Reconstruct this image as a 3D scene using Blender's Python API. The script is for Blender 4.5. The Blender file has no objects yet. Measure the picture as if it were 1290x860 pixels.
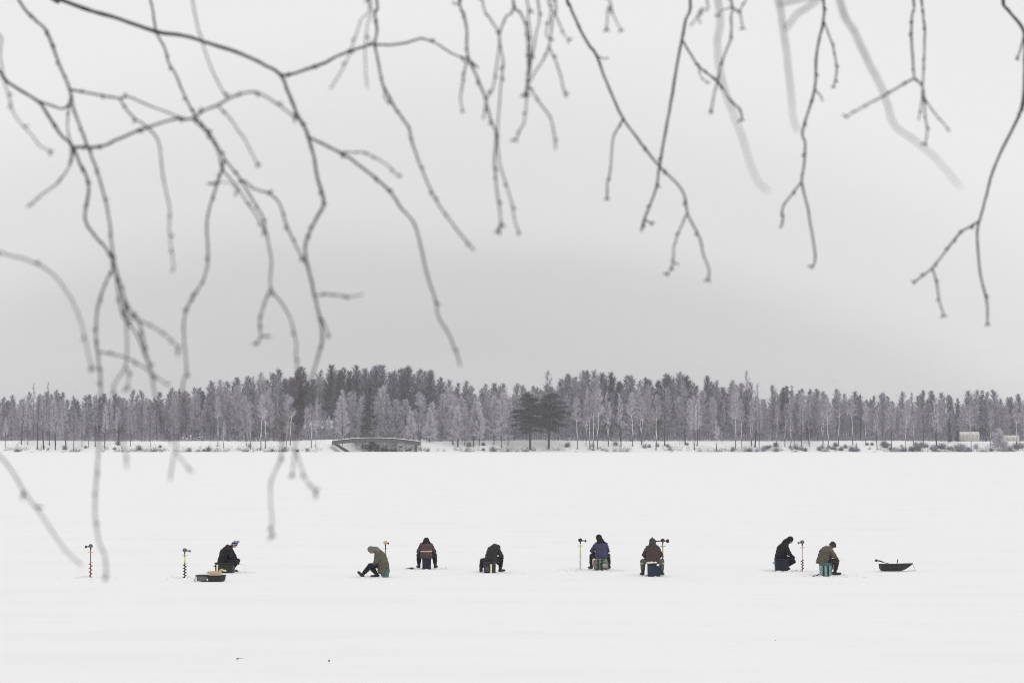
import bpy, bmesh, math, random
import numpy as np
from mathutils import Vector, Matrix, noise, Euler
R = math.radians
random.seed(7)
rng = np.random.default_rng(11)
SC = bpy.context.scene
COL = SC.collection

# ------------------------------------------------------------------ camera
H = 4.5                      # eye height over the ice
FPX = 85.0 / 36.0 * 1290.0   # focal length in photo pixels
CX, CY = 645.0, 430.0
PITCH = math.atan(123.0 / FPX)
cam_d = bpy.data.cameras.new('camera')
cam_d.lens = 85.0
cam_d.sensor_width = 36.0
cam_d.clip_start = 0.1
cam_d.clip_end = 6000.0
cam_d.dof.use_dof = True
cam_d.dof.focus_distance = 95.0
cam_d.dof.aperture_fstop = 7.0
cam_d.dof.aperture_blades = 0
cam = bpy.data.objects.new('camera', cam_d)
COL.objects.link(cam)
cam.location = (0, 0, H)
cam.rotation_euler = (R(90) + PITCH, 0, 0)
SC.camera = cam

# ------------------------------------------------------------------ sky, sun, exposure
SUN_EL, SUN_AZ = 42.0, 150.0
world = bpy.data.worlds.new('World')
SC.world = world
world.use_nodes = True
nt = world.node_tree
nt.nodes.clear()
w_out = nt.nodes.new('ShaderNodeOutputWorld')
sky = nt.nodes.new('ShaderNodeTexSky')
sky.sky_type = 'NISHITA'
sky.sun_disc = False
sky.sun_elevation = R(SUN_EL)
sky.sun_rotation = R(SUN_AZ)
sky.dust_density = 3.0
bg_sky = nt.nodes.new('ShaderNodeBackground')
bg_sky.inputs[1].default_value = 0.1
nt.links.new(sky.outputs[0], bg_sky.inputs[0])
tc = nt.nodes.new('ShaderNodeTexCoord')
sep = nt.nodes.new('ShaderNodeSeparateXYZ')
nt.links.new(tc.outputs['Generated'], sep.inputs[0])
cn = nt.nodes.new('ShaderNodeTexNoise')
cn.inputs['Scale'].default_value = 3.2
cn.inputs['Detail'].default_value = 4.0
mp = nt.nodes.new('ShaderNodeMapping')
mp.inputs['Scale'].default_value = (1.0, 1.0, 5.0)
nt.links.new(tc.outputs['Generated'], mp.inputs[0])
nt.links.new(mp.outputs[0], cn.inputs['Vector'])
def wmath(op, a, b):
    n = nt.nodes.new('ShaderNodeMath'); n.operation = op
    for i, v in enumerate((a, b)):
        if isinstance(v, (int, float)): n.inputs[i].default_value = v
        else: nt.links.new(v, n.inputs[i])
    return n.outputs[0]
# elevation + a little sideways drift + cloud unevenness of the overcast layer
zz = wmath('ADD', sep.outputs['Z'], wmath('MULTIPLY', wmath('SUBTRACT', cn.outputs[0], 0.5), 0.035))
zz = wmath('ADD', zz, wmath('MULTIPLY', sep.outputs['X'], 0.10))
zz = wmath('ADD', zz, wmath('MULTIPLY', wmath('MULTIPLY', sep.outputs['X'], sep.outputs['X']), 1.2))
zz = wmath('MINIMUM', zz, 1.0)
ramp = nt.nodes.new('ShaderNodeValToRGB')
nt.links.new(zz, ramp.inputs[0])
cr = ramp.color_ramp
cr.interpolation = 'EASE'
cr.elements[0].position = 0.0;  cr.elements[0].color = (0.55, 0.55, 0.553, 1)
cr.elements[1].position = 1.0;  cr.elements[1].color = (0.85, 0.846, 0.846, 1)
for p, c in ((0.03, 0.535), (0.06, 0.58), (0.11, 0.705), (0.18, 0.80), (0.5, 0.76)):
    e = cr.elements.new(p); e.color = (c, c * 0.990, c * 0.994, 1)
bg_cloud = nt.nodes.new('ShaderNodeBackground')
bg_cloud.inputs[1].default_value = 1.06
nt.links.new(ramp.outputs[0], bg_cloud.inputs[0])
mixs = nt.nodes.new('ShaderNodeMixShader')
mixs.inputs[0].default_value = 0.95
nt.links.new(bg_sky.outputs[0], mixs.inputs[1])
nt.links.new(bg_cloud.outputs[0], mixs.inputs[2])
nt.links.new(mixs.outputs[0], w_out.inputs[0])

sl = bpy.data.lights.new('sun', 'SUN')
sl.energy = 0.60
sl.angle = R(25)
sl.color = (1.0, 0.97, 0.94)
sun = bpy.data.objects.new('sun', sl)
COL.objects.link(sun)
sd = Vector((math.sin(R(SUN_AZ)) * math.cos(R(SUN_EL)), math.cos(R(SUN_AZ)) * math.cos(R(SUN_EL)), math.sin(R(SUN_EL))))
sun.rotation_euler = sd.to_track_quat('Z', 'Y').to_euler()

SC.view_settings.view_transform = 'Standard'
SC.view_settings.look = 'None'
SC.view_settings.gamma = 1.0
SC.view_settings.use_curve_mapping = False
SC.view_settings.exposure = 0.04
SC.cycles.max_bounces = 5
SC.cycles.diffuse_bounces = 3
SC.cycles.volume_bounces = 1
SC.cycles.use_denoising = True
SC.cycles.denoiser = 'OPENIMAGEDENOISE'
SC.cycles.denoising_input_passes = 'RGB_ALBEDO_NORMAL'
SC.cycles.denoising_prefilter = 'NONE'
SC.cycles.filter_width = 1.0

# ------------------------------------------------------------------ helpers
CP, SP = math.cos(PITCH), math.sin(PITCH)
def pix(px, py, d):
    """world point at depth y=d seen at photo pixel (px,py)"""
    a, b = (px - CX) / FPX, -(py - CY) / FPX
    dx, dy, dz = a, CP - b * SP, SP + b * CP
    k = d / dy
    return Vector((dx * k, d, H + dz * k))
def ground(px, py):
    a, b = (px - CX) / FPX, -(py - CY) / FPX
    dx, dy, dz = a, CP - b * SP, SP + b * CP
    k = -H / dz
    return Vector((dx * k, dy * k, 0))

def tag(o, label=None, cat=None, group=None, kind=None):
    if label: o['label'] = label
    if cat: o['category'] = cat
    if group: o['group'] = group
    if kind: o['kind'] = kind
    return o
def link(name, me, parent=None, mat=None):
    o = bpy.data.objects.new(name, me)
    COL.objects.link(o)
    if mat is not None and not me.materials: me.materials.append(mat)
    if parent is not None: o.parent = parent
    return o
def empty(name, loc, rz=0.0):
    o = bpy.data.objects.new(name, None)
    COL.objects.link(o)
    o.location = loc
    o.rotation_euler = (0, 0, rz)
    o.empty_display_size = 0.2
    return o
def bm_obj(name, bm, mat, parent=None, smooth=False):
    me = bpy.data.meshes.new(name)
    bm.normal_update()
    bm.to_mesh(me); bm.free()
    if smooth:
        me.shade_smooth()
    me.materials.append(mat)
    return link(name, me, parent)
def np_mesh(name, verts, faces, mat, smooth=False):
    """verts (N,3), faces (M,k) constant k"""
    me = bpy.data.meshes.new(name)
    verts = np.asarray(verts, dtype=np.float32); faces = np.asarray(faces, dtype=np.int32)
    m, k = faces.shape
    me.vertices.add(len(verts)); me.vertices.foreach_set('co', verts.ravel())
    me.loops.add(m * k); me.loops.foreach_set('vertex_index', faces.ravel())
    me.polygons.add(m)
    me.polygons.foreach_set('loop_start', np.arange(0, m * k, k, dtype=np.int32))
    me.update(calc_edges=True)
    me.materials.append(mat)
    if smooth: me.shade_smooth()
    return me
def box(bm, c, s, rot=None, bevel=0.0):
    r = bmesh.ops.create_cube(bm, size=1.0)
    vs = r['verts']
    bmesh.ops.scale(bm, vec=s, verts=vs)
    if bevel > 0:
        es = list({e for v in vs for e in v.link_edges})
        rb = bmesh.ops.bevel(bm, geom=es, offset=bevel, segments=2, affect='EDGES', profile=0.6)
        vs = list({v for f in rb['faces'] for v in f.verts} | {v for v in vs if v.is_valid})
    M = Matrix.Translation(c)
    if rot is not None: M = M @ rot
    bmesh.ops.transform(bm, matrix=M, verts=vs)
    return vs
def tube(bm, pts, radii, seg=8, cap=True):
    """swept tube through pts"""
    pts = [Vector(p) for p in pts]
    rings = []
    up = Vector((0.13, 0.91, 0.39)).normalized()
    for i, p in enumerate(pts):
        a = pts[max(0, i - 1)]; b = pts[min(len(pts) - 1, i + 1)]
        t = (b - a)
        t = t.normalized() if t.length > 1e-9 else Vector((0, 0, 1))
        u = t.cross(up)
        if u.length < 1e-4: u = t.cross(Vector((1, 0, 0)))
        u.normalize(); v = t.cross(u)
        r = radii[i] if hasattr(radii, '__len__') else radii
        rings.append([bm.verts.new(p + (u * math.cos(k * 2 * math.pi / seg) + v * math.sin(k * 2 * math.pi / seg)) * r) for k in range(seg)])
    for a, b in zip(rings[:-1], rings[1:]):
        for k in range(seg):
            bm.faces.new((a[k], a[(k + 1) % seg], b[(k + 1) % seg], b[k]))
    if cap:
        bm.faces.new(list(reversed(rings[0]))); bm.faces.new(rings[-1])
def ell(bm, c, r, rot=None, sub=2):
    rr = bmesh.ops.create_icosphere(bm, subdivisions=sub, radius=1.0)
    M = Matrix.Translation(c)
    if rot is not None: M = M @ rot
    M = M @ Matrix.Diagonal((r[0], r[1], r[2], 1))
    bmesh.ops.transform(bm, matrix=M, verts=rr['verts'])
def lathe(bm, prof, c=(0, 0, 0), seg=24, squash=(1, 1)):
    rings = []
    for r, z in prof:
        rings.append([bm.verts.new((c[0] + r * squash[0] * math.cos(k * 2 * math.pi / seg), c[1] + r * squash[1] * math.sin(k * 2 * math.pi / seg), c[2] + z)) for k in range(seg)])
    for a, b in zip(rings[:-1], rings[1:]):
        for k in range(seg):
            bm.faces.new((a[k], a[(k + 1) % seg], b[(k + 1) % seg], b[k]))
    bm.faces.new(list(reversed(rings[0]))); bm.faces.new(rings[-1])

# ------------------------------------------------------------------ materials
def mat(name, col, rough=0.85, noise_amt=0.15, noise_scale=12.0, bump=0.0, spec=0.3, metal=0.0, coord='Object', sheen=0.0):
    m = bpy.data.materials.new(name); m.use_nodes = True
    n = m.node_tree.nodes; l = m.node_tree.links
    b = n['Principled BSDF']
    b.inputs['Roughness'].default_value = rough
    b.inputs['Specular IOR Level'].default_value = spec
    b.inputs['Metallic'].default_value = metal
    t = n.new('ShaderNodeTexCoord'); x = n.new('ShaderNodeTexNoise')
    x.inputs['Scale'].default_value = noise_scale; x.inputs['Detail'].default_value = 5
    l.new(t.outputs[coord], x.inputs['Vector'])
    r = n.new('ShaderNodeValToRGB')
    lo = [max(0, c * (1 - noise_amt)) for c in col]; hi = [min(1, c * (1 + noise_amt)) for c in col]
    r.color_ramp.elements[0].position = 0.3; r.color_ramp.elements[0].color = (*lo, 1)
    r.color_ramp.elements[1].position = 0.7; r.color_ramp.elements[1].color = (*hi, 1)
    l.new(x.outputs[0], r.inputs[0]); l.new(r.outputs[0], b.inputs['Base Color'])
    if bump > 0:
        bp = n.new('ShaderNodeBump'); bp.inputs['Strength'].default_value = bump; bp.inputs['Distance'].default_value = 0.02
        l.new(x.outputs[0], bp.inputs['Height']); l.new(bp.outputs[0], b.inputs['Normal'])
    return m

def snow_mat(name, streak):
    m = bpy.data.materials.new(name); m.use_nodes = True
    n = m.node_tree.nodes; l = m.node_tree.links; b = n['Principled BSDF']
    b.inputs['Roughness'].default_value = 0.75
    b.inputs['Specular IOR Level'].default_value = 0.15
    t = n.new('ShaderNodeTexCoord')
    def nz(scale, sc3, det=5):
        mpn = n.new('ShaderNodeMapping'); mpn.inputs['Scale'].default_value = sc3
        x = n.new('ShaderNodeTexNoise'); x.inputs['Scale'].default_value = scale; x.inputs['Detail'].default_value = det
        l.new(t.outputs['Object'], mpn.inputs[0]); l.new(mpn.outputs[0], x.inputs['Vector']); return x
    a = nz(0.35, (0.25, 1.0, 1.0), 7); c = nz(2.2, (0.35, 1.0, 1.0), 6)
    mx = n.new('ShaderNodeMix'); mx.data_type = 'FLOAT'; mx.inputs[0].default_value = 0.4
    l.new(a.outputs[0], mx.inputs[2]); l.new(c.outputs[0], mx.inputs[3])
    r = n.new('ShaderNodeValToRGB')
    r.color_ramp.elements[0].position = 0.36; r.color_ramp.elements[0].color = (0.82, 0.82, 0.825, 1)
    r.color_ramp.elements[1].position = 0.56; r.color_ramp.elements[1].color = (0.85, 0.85, 0.855, 1)
    l.new(mx.outputs[0], r.inputs[0]); l.new(r.outputs[0], b.inputs['Base Color'])
    bp = n.new('ShaderNodeBump'); bp.inputs['Strength'].default_value = streak; bp.inputs['Distance'].default_value = 0.12
    l.new(mx.outputs[0], bp.inputs['Height']); l.new(bp.outputs[0], b.inputs['Normal'])
    return m
M_SNOW = snow_mat('wind_packed_snow', 0.35)
M_BANKSNOW = snow_mat('bank_snow', 0.6)

def twig_mat(name, dark, frost, p0, p1):
    """every twig takes a tone between bare bark and rime; each tree leans a little either way"""
    m = bpy.data.materials.new(name); m.use_nodes = True
    n = m.node_tree.nodes; l = m.node_tree.links; b = n['Principled BSDF']
    b.inputs['Roughness'].default_value = 0.9; b.inputs['Specular IOR Level'].default_value = 0.1
    g = n.new('ShaderNodeNewGeometry'); oi = n.new('ShaderNodeObjectInfo')
    ad = n.new('ShaderNodeMath'); ad.operation = 'MULTIPLY_ADD'
    l.new(oi.outputs['Random'], ad.inputs[0]); ad.inputs[1].default_value = 0.5
    l.new(g.outputs['Random Per Island'], ad.inputs[2])
    r = n.new('ShaderNodeValToRGB')
    r.color_ramp.elements[0].position = p0; r.color_ramp.elements[0].color = (*dark, 1)
    r.color_ramp.elements[1].position = p1; r.color_ramp.elements[1].color = (*frost, 1)
    l.new(ad.outputs[0], r.inputs[0]); l.new(r.outputs[0], b.inputs['Base Color'])
    return m
DK = (0.05, 0.048, 0.056)
T_PALE = twig_mat('rimed_twigs_pale', (0.09, 0.086, 0.102), (0.72, 0.70, 0.76), 0.05, 1.0)
T_MID = twig_mat('rimed_twigs_mid', (0.045, 0.042, 0.056), (0.62, 0.60, 0.66), 0.22, 1.2)
T_DARK = twig_mat('rimed_twigs_dark', (0.028, 0.026, 0.038), (0.38, 0.365, 0.42), 0.35, 1.35)
T_NEEDLE = twig_mat('dark_needles', (0.014, 0.018, 0.019), (0.17, 0.18, 0.19), 0.5, 1.45)
T_BRUSH = twig_mat('bank_brush', (0.03, 0.028, 0.03), (0.36, 0.345, 0.345), 0.3, 1.3)
def bark_mat(name, lo, hi, scale):
    m = bpy.data.materials.new(name); m.use_nodes = True
    n = m.node_tree.nodes; l = m.node_tree.links; b = n['Principled BSDF']
    b.inputs['Roughness'].default_value = 0.85; b.inputs['Specular IOR Level'].default_value = 0.15
    t = n.new('ShaderNodeTexCoord'); mpn = n.new('ShaderNodeMapping'); mpn.inputs['Scale'].default_value = (1.2, 1.2, 6)
    x = n.new('ShaderNodeTexNoise'); x.inputs['Scale'].default_value = scale; x.inputs['Detail'].default_value = 4
    l.new(t.outputs['Object'], mpn.inputs[0]); l.new(mpn.outputs[0], x.inputs['Vector'])
    r = n.new('ShaderNodeValToRGB')
    r.color_ramp.elements[0].position = 0.40; r.color_ramp.elements[0].color = (*lo, 1)
    r.color_ramp.elements[1].position = 0.52; r.color_ramp.elements[1].color = (*hi, 1)
    l.new(x.outputs[0], r.inputs[0])
    sx = n.new('ShaderNodeSeparateXYZ'); l.new(t.outputs['Object'], sx.inputs[0])
    mr = n.new('ShaderNodeMapRange'); mr.inputs['From Min'].default_value = 2.6; mr.inputs['From Max'].default_value = 5.0; l.new(sx.outputs['Z'], mr.inputs[0])
    mx = n.new('ShaderNodeMix'); mx.data_type = 'RGBA'; l.new(mr.outputs[0], mx.inputs[0]); mx.inputs[6].default_value = (*[c * 0.8 for c in lo], 1)
    l.new(r.outputs[0], mx.inputs[7]); l.new(mx.outputs[2], b.inputs['Base Color'])
    return m
BARK_WHITE = bark_mat('birch_bark', (0.16, 0.15, 0.15), (0.78, 0.77, 0.76), 0.9)
BARK_DARK = mat('dark_bark', (0.055, 0.05, 0.05), noise_amt=0.4, noise_scale=3)
BARK_TWIG = mat('twig_bark', (0.060, 0.047, 0.042), rough=0.7, noise_amt=0.35, noise_scale=60, spec=0.25)

# ------------------------------------------------------------------ ground
def sgrid(name, xs, ys, zf, m, label, cat='snow'):
    X, Y = np.meshgrid(xs, ys)
    Z = np.vectorize(zf)(X, Y)
    V = np.stack([X, Y, Z], -1).reshape(-1, 3)
    nx, ny = len(xs), len(ys)
    i = (np.arange(ny - 1)[:, None] * nx + np.arange(nx - 1)[None, :]).ravel()
    F = np.stack([i, i + 1, i + 1 + nx, i + nx], -1)
    o = link(name, np_mesh(name, V, F, m, smooth=True))
    tag(o, label, cat, kind='structure')
    return o
def lake_z(x, y):
    z = 0.0
    if y < 400 and y > 35:
        a = min(1.0, (y - 35) / 10) * min(1.0, (400 - y) / 150)
        z += a * 0.07 * (noise.noise(Vector((x * 0.05, y * 0.10, 0.3))))
        z += a * 0.018 * noise.noise(Vector((x * 0.35, y * 0.8, 4.1)))
    return z
xs = np.concatenate([[-1400, -700, -300, -120], np.linspace(-60, 60, 161), [120, 300, 700, 1400]])
ys = np.concatenate([[-150, -40, 10], 30 * (900 / 30) ** (np.linspace(0, 1, 420)), [1100, 1700]])
sgrid('frozen_lake', xs, ys, lake_z, M_SNOW, 'wide flat frozen lake covered in wind packed white snow')
def near_z(x, y):
    s = min(1.0, max(0.0, (26 - y) / 17)); s = s * s * (3 - 2 * s)
    return -0.25 + 3.15 * s + 0.12 * s * noise.noise(Vector((x * 0.3, y * 0.3, 7)))
sgrid('near_shore', np.linspace(-60, 60, 61), np.linspace(-80, 28, 60), near_z, M_BANKSNOW, 'snow covered near shore under the overhanging birch')

def X_at(px, y): return (px - CX) * y / (FPX * CP + 0.0) / 1.0
INL0, INL1 = X_at(430, 860), X_at(522, 860)
def sstep(a, b, v):
    t = min(1.0, max(0.0, (v - a) / (b - a))); return t * t * (3 - 2 * t)
def shore_y(x):
    inl = sstep(INL0 - 4, INL0 + 4, x) * (1 - sstep(INL1 - 2.5, INL1 + 2.5, x))
    return 856 + 2.2 * noise.noise(Vector((x * 0.03, 0, 0))) + 1.2 * noise.noise(Vector((x * 0.2, 3, 0))) + 26 * inl
def bank_top(x):
    return 3.72 + 0.3 * noise.noise(Vector((x * 0.02, 9, 0))) + 0.55 * math.exp(-((x + 66) / 11) ** 2) + 0.35 * math.exp(-((x - 10) / 18) ** 2)
def bank_z(x, y):
    s = (y - shore_y(x))
    w = 13 + 6 * noise.noise(Vector((x * 0.06, 5, 0)))
    t = min(1.0, max(0.0, s / w))
    z = -0.3 + (bank_top(x) + 0.3) * t * (0.55 + 0.45 * t)
    z += 0.55 * (t * (1.3 - t)) * noise.noise(Vector((x * 0.25, y * 0.25, 2))) + 0.2 * t * noise.noise(Vector((x * 0.9, y * 0.7, 8)))
    return z
bx = np.concatenate([[-1000, -700], np.linspace(-440, -265, 36), np.linspace(-260, 260, 521), np.linspace(265, 440, 36), [700, 1000]])
by = np.concatenate([np.linspace(850, 900, 60), [920, 950, 1000, 1100, 1300, 1600]])
sgrid('far_shore', bx, by, bank_z, M_BANKSNOW, 'low snowy far bank below the frosted wood', 'shore')

# far ridge, seen faintly over the wood at the right
ridge_mat = mat('far_woodland', (0.20, 0.20, 0.22), noise_amt=0.5, noise_scale=0.08)
def ridge_z(x, y):
    return -0.5 + 36 * math.exp(-((x - 400) / 160) ** 2) * math.exp(-((y - 1480) / 60) ** 2) + 2.0 * noise.noise(Vector((x * 0.03, y * 0.03, 1)))
o = sgrid('hill', np.linspace(60, 980, 140), np.linspace(1380, 1580, 30), ridge_z, ridge_mat, 'faint wooded hill behind the trees at the far right', 'hill')

# ------------------------------------------------------------------ trees
def blades(P, D, L, W, droop, r):
    """bent ribbons: start P, unit dir D, length L, width W -> verts, quads"""
    n = len(P)
    side = np.cross(D, r.normal(size=(n, 3)))
    side /= (np.linalg.norm(side, axis=1, keepdims=True) + 1e-9)
    m = P + D * (L * 0.5)[:, None]
    D2 = D.copy(); D2[:, 2] -= droop
    D2 /= np.linalg.norm(D2, axis=1, keepdims=True)
    e = m + D2 * (L * 0.5)[:, None]
    w = W[:, None] * 0.5 * side
    V = np.stack([P - w, P + w, m - w * 0.9, m + w * 0.9, e - w * 0.35, e + w * 0.35], 1).reshape(-1, 3)
    k = np.arange(n)[:, None] * 6
    F = np.concatenate([k + np.array([0, 1, 3, 2]), k + np.array([2, 3, 5, 4])], 0)
    return V, F
def np_tubes(segs, seg=5):
    """segs: list of (p0,p1,r0,r1) -> verts,quads"""
    V = []; F = []; c = 0
    ang = np.arange(seg) * 2 * math.pi / seg
    for p0, p1, r0, r1 in segs:
        p0 = np.asarray(p0, float); p1 = np.asarray(p1, float); t = p1 - p0
        t /= np.linalg.norm(t) + 1e-9
        u = np.cross(t, [0.3, 0.9, 0.1]); u /= np.linalg.norm(u) + 1e-9; v = np.cross(t, u)
        ring = np.cos(ang)[:, None] * u + np.sin(ang)[:, None] * v
        V.append(p0 + ring * r0); V.append(p1 + ring * r1)
        for k in range(seg):
            F.append((c + k, c + (k + 1) % seg, c + seg + (k + 1) % seg, c + seg + k))
        c += 2 * seg
    return np.concatenate(V), np.array(F)

def birch_geo(seed, Ht=20.0, cb=0.25, Wd=2.6, n_limb=34, n_tw=42, tw_w=0.05, point=0.9, el=(35, 68), stems=1, tlen=(0.5, 1.4), trr=0.14):
    r = np.random.default_rng(seed)
    segs = []; Ps = []; Ds = []; Ls = []
    for s in range(stems):
        lean = r.normal(0, 0.02, 2) + (r.normal(0, 0.05, 2) if stems > 1 else 0)
        hs = Ht * (1 if s == 0 else r.uniform(0.75, 0.97))
        zz_ = np.linspace(-0.8, hs, 9)
        wob = r.normal(0, 0.10, (9, 2)); wob[0] = 0
        path = np.stack([lean[0] * zz_ + wob[:, 0] + (0 if s == 0 else r.normal(0, 0.4)), lean[1] * zz_ + wob[:, 1], zz_], 1)
        for i in range(8):
            ra = trr * (1 - zz_[i] / hs * 0.93) * (1 if s == 0 else .8); rb = trr * (1 - zz_[i + 1] / hs * 0.93) * (1 if s == 0 else .8)
            segs.append((path[i], path[i + 1], max(ra, .02), max(rb, .015)))
        def at(z): return np.array([np.interp(z, zz_, path[:, 0]), np.interp(z, zz_, path[:, 1]), z])
        n_limb_ = int(n_limb * 1.5) // stems
        for i in range(n_limb_):
            t = (i + r.random()) / n_limb_
            z0 = hs * (cb + (0.97 - cb) * t)
            prof = (1 - t) ** point * min(1.0, 0.45 + 2.2 * t) + 0.05
            az = r.uniform(0, 2 * math.pi); e = R(el[0] + (el[1] - el[0]) * t + r.normal(0, 7))
            d = np.array([math.cos(az), math.sin(az), math.tan(e)]); p0 = at(z0)
            dn = d / np.linalg.norm(d)
            length = hs * 0.5 + 1
            while length > 0.3:
                q = dn * length; tz = (z0 + q[2] - hs * cb * 0.6) / (hs * (1 - cb * 0.6))
                if tz < 1 and math.hypot(q[0], q[1]) < Wd * (1 - tz) ** point * min(1.0, 0.5 + 2.0 * max(0, tz)): break
                length *= 0.93
            length *= r.uniform(0.7, 1.1)
            mid = p0 + dn * length * 0.55
            dn2 = dn + np.array([0, 0, r.uniform(-0.35, 0.05)]); dn2 /= np.linalg.norm(dn2)
            end = mid + dn2 * length * 0.45
            segs.append((p0, mid, 0.045 * (1 - t) + 0.015, 0.02)); segs.append((mid, end, 0.02, 0.008))
            k = int(n_tw * 1.6 * (0.3 + 0.30 * length))
            s_ = r.uniform(0.1, 1.0, k)
            pp = np.where(s_[:, None] < 0.55, p0 + (mid - p0) * (s_ / 0.55)[:, None], mid + (end - mid) * ((s_ - 0.55) / 0.45)[:, None])
            dd = dn2 * 0.7 + r.normal(0, 0.42, (k, 3)) + np.array([0, 0, 0.35])
            dd /= np.linalg.norm(dd, axis=1, keepdims=True)
            Ps.append(pp); Ds.append(dd); Ls.append(r.uniform(*tlen, k) * min(1.3, 0.6 + 0.22 * length))
    P = np.concatenate(Ps); D = np.concatenate(Ds); L = np.concatenate(Ls) * 1.15
    W = 0.72 * tw_w * r.uniform(0.6, 1.4, len(P))
    cV, cF = blades(P, D, L, W, 0.6, r)
    tV, tF = np_tubes(segs)
    return tV, tF, cV, cF
def conifer_geo(seed, Ht=18.0, Wd=2.4, cb=0.06, tiers=26, dens=46, kind='spruce'):
    r = np.random.default_rng(seed)
    segs = [((0, 0, -0.8), (0.05, 0, Ht * 0.5), 0.19, 0.12), ((0.05, 0, Ht * 0.5), (0, 0.05, Ht), 0.12, 0.02)]
    Ps = []; Ds = []; Ls = []
    for i in range(tiers):
        t = i / tiers
        z0 = Ht * (cb + (0.99 - cb) * t)
        for k in range(7):
            az = r.uniform(0, 2 * math.pi)
            Rr = Wd * ((1 - t) ** 0.85 + 0.04) * r.uniform(0.65, 1.1)
            d = np.array([math.cos(az), math.sin(az), r.uniform(-0.35, 0.05)]); end = np.array([0, 0, z0]) + d * Rr
            segs.append(((0, 0, z0), end, 0.03, 0.01))
            n = int(dens * (0.35 + (1 - t)) * 0.5)
            s_ = r.uniform(0.1, 1, n)
            Ps.append(np.array([0, 0, z0]) + (end - np.array([0, 0, z0])) * s_[:, None])
            dd = d * 0.8 + r.normal(0, 0.45, (n, 3)) + np.array([0, 0, -0.25]); dd /= np.linalg.norm(dd, axis=1, keepdims=True)
            Ds.append(dd); Ls.append(r.uniform(0.3, 0.8, n))
    P = np.concatenate(Ps); D = np.concatenate(Ds); L = np.concatenate(Ls)
    cV, cF = blades(P, D, L, np.full(len(P), 0.12) * r.uniform(0.6, 1.3, len(P)), 0.4, r)
    tV, tF = np_tubes(segs)
    return tV, tF, cV, cF
def pine_geo(seed, Ht=19.0, Wd=7.9, lean=0.6):
    """old open grown pine: bare lower trunk, spreading flat-topped crown of needle pads"""
    r = np.random.default_rng(seed)
    segs = []; Ps = []; Ds = []; Ls = []
    tp = [np.array([0, 0, -0.8]), np.array([0.1 * lean, 0, Ht * .3]), np.array([0.35 * lean, 0.1, Ht * .6]), np.array([0.9 * lean, 0, Ht * .93])]
    for a, b, ra, rb in zip(tp[:-1], tp[1:], (0.42, 0.34, 0.24), (0.34, 0.24, 0.07)): segs.append((a, b, ra, rb))
    for i in range(64):
        t = (i + r.random()) / 64
        z0 = Ht * (0.33 + 0.60 * t)
        p0 = np.array([np.interp(z0, [0, Ht * .3, Ht * .6, Ht * .93], [0, .1 * lean, .35 * lean, .9 * lean]), 0, z0])
        az = r.uniform(0, 2 * math.pi)
        prof = max(0.02, 1 - (max(0, t - 0.12) / 0.90) ** 2) ** 0.8 * (0.75 + 0.25 * min(1, t / 0.15))
        Rr = Wd * prof * r.uniform(0.45, 1.0) ** 0.7
        el_ = r.uniform(-0.16, 0.12) - 0.10 * (1 - t) + 0.2 * t
        d = np.array([math.cos(az), math.sin(az), el_])
        mid = p0 + d * Rr * 0.5 + np.array([0, 0, 0.25]); end = p0 + d * Rr
        end[2] = min(end[2], Ht * 0.985)
        segs.append((p0, mid, 0.10, 0.06)); segs.append((mid, end, 0.06, 0.02))
        for j in range(max(3, int(Rr * 2.4))):
            s = r.uniform(0.25, 1.0)
            c = (p0 + (mid - p0) * s * 2 if s < .5 else mid + (end - mid) * (s - .5) * 2) + r.normal(0, [0.55, 0.55, 0.18])
            n = 36
            q = r.normal(0, 1, (n, 3)); q /= np.linalg.norm(q, axis=1, keepdims=True)
            Ps.append(c + q * np.array([0.95, 0.95, 0.34]) * r.uniform(0.2, 1, (n, 1)))
            dd = q * [1, 1, .6] + np.array([0, 0, 0.35]); dd /= np.linalg.norm(dd, axis=1, keepdims=True)
            Ds.append(dd); Ls.append(r.uniform(0.25, 0.5, n))
    P = np.concatenate(Ps); D = np.concatenate(Ds); L = np.concatenate(Ls)
    cV, cF = blades(P, D, L, np.full(len(P), 0.10), 0.2, r)
    tV, tF = np_tubes(segs, 7)
    return tV, tF, cV, cF
def bush_geo(seed, Ht=1.8, Wd=1.2, n=260, w=0.03):
    r = np.random.default_rng(seed)
    az = r.uniform(0, 2 * math.pi, n); tilt = np.abs(r.normal(0, 0.5, n))
    base = r.normal(0, Wd * 0.25, (n, 3)); base[:, 2] = -0.1
    D = np.stack([np.sin(tilt) * np.cos(az), np.sin(tilt) * np.sin(az), np.cos(tilt)], 1)
    L = Ht * r.uniform(0.4, 1.1, n)
    V1, F1 = blades(base, D, L, np.full(n, w * 1.3), 0.15, r)
    k = n * 2
    ii = r.integers(0, n, k); s = r.uniform(0.3, 1, k)
    P = base[ii] + D[ii] * (L[ii] * s)[:, None]
    D2 = D[ii] + r.normal(0, 0.6, (k, 3)); D2 /= np.linalg.norm(D2, axis=1, keepdims=True)
    V2, F2 = blades(P, D2, Ht * 0.3 * r.uniform(0.4, 1.2, k), np.full(k, w), 0.2, r)
    return np.concatenate([V1, V2]), np.concatenate([F1, F2 + len(V1)])

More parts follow.
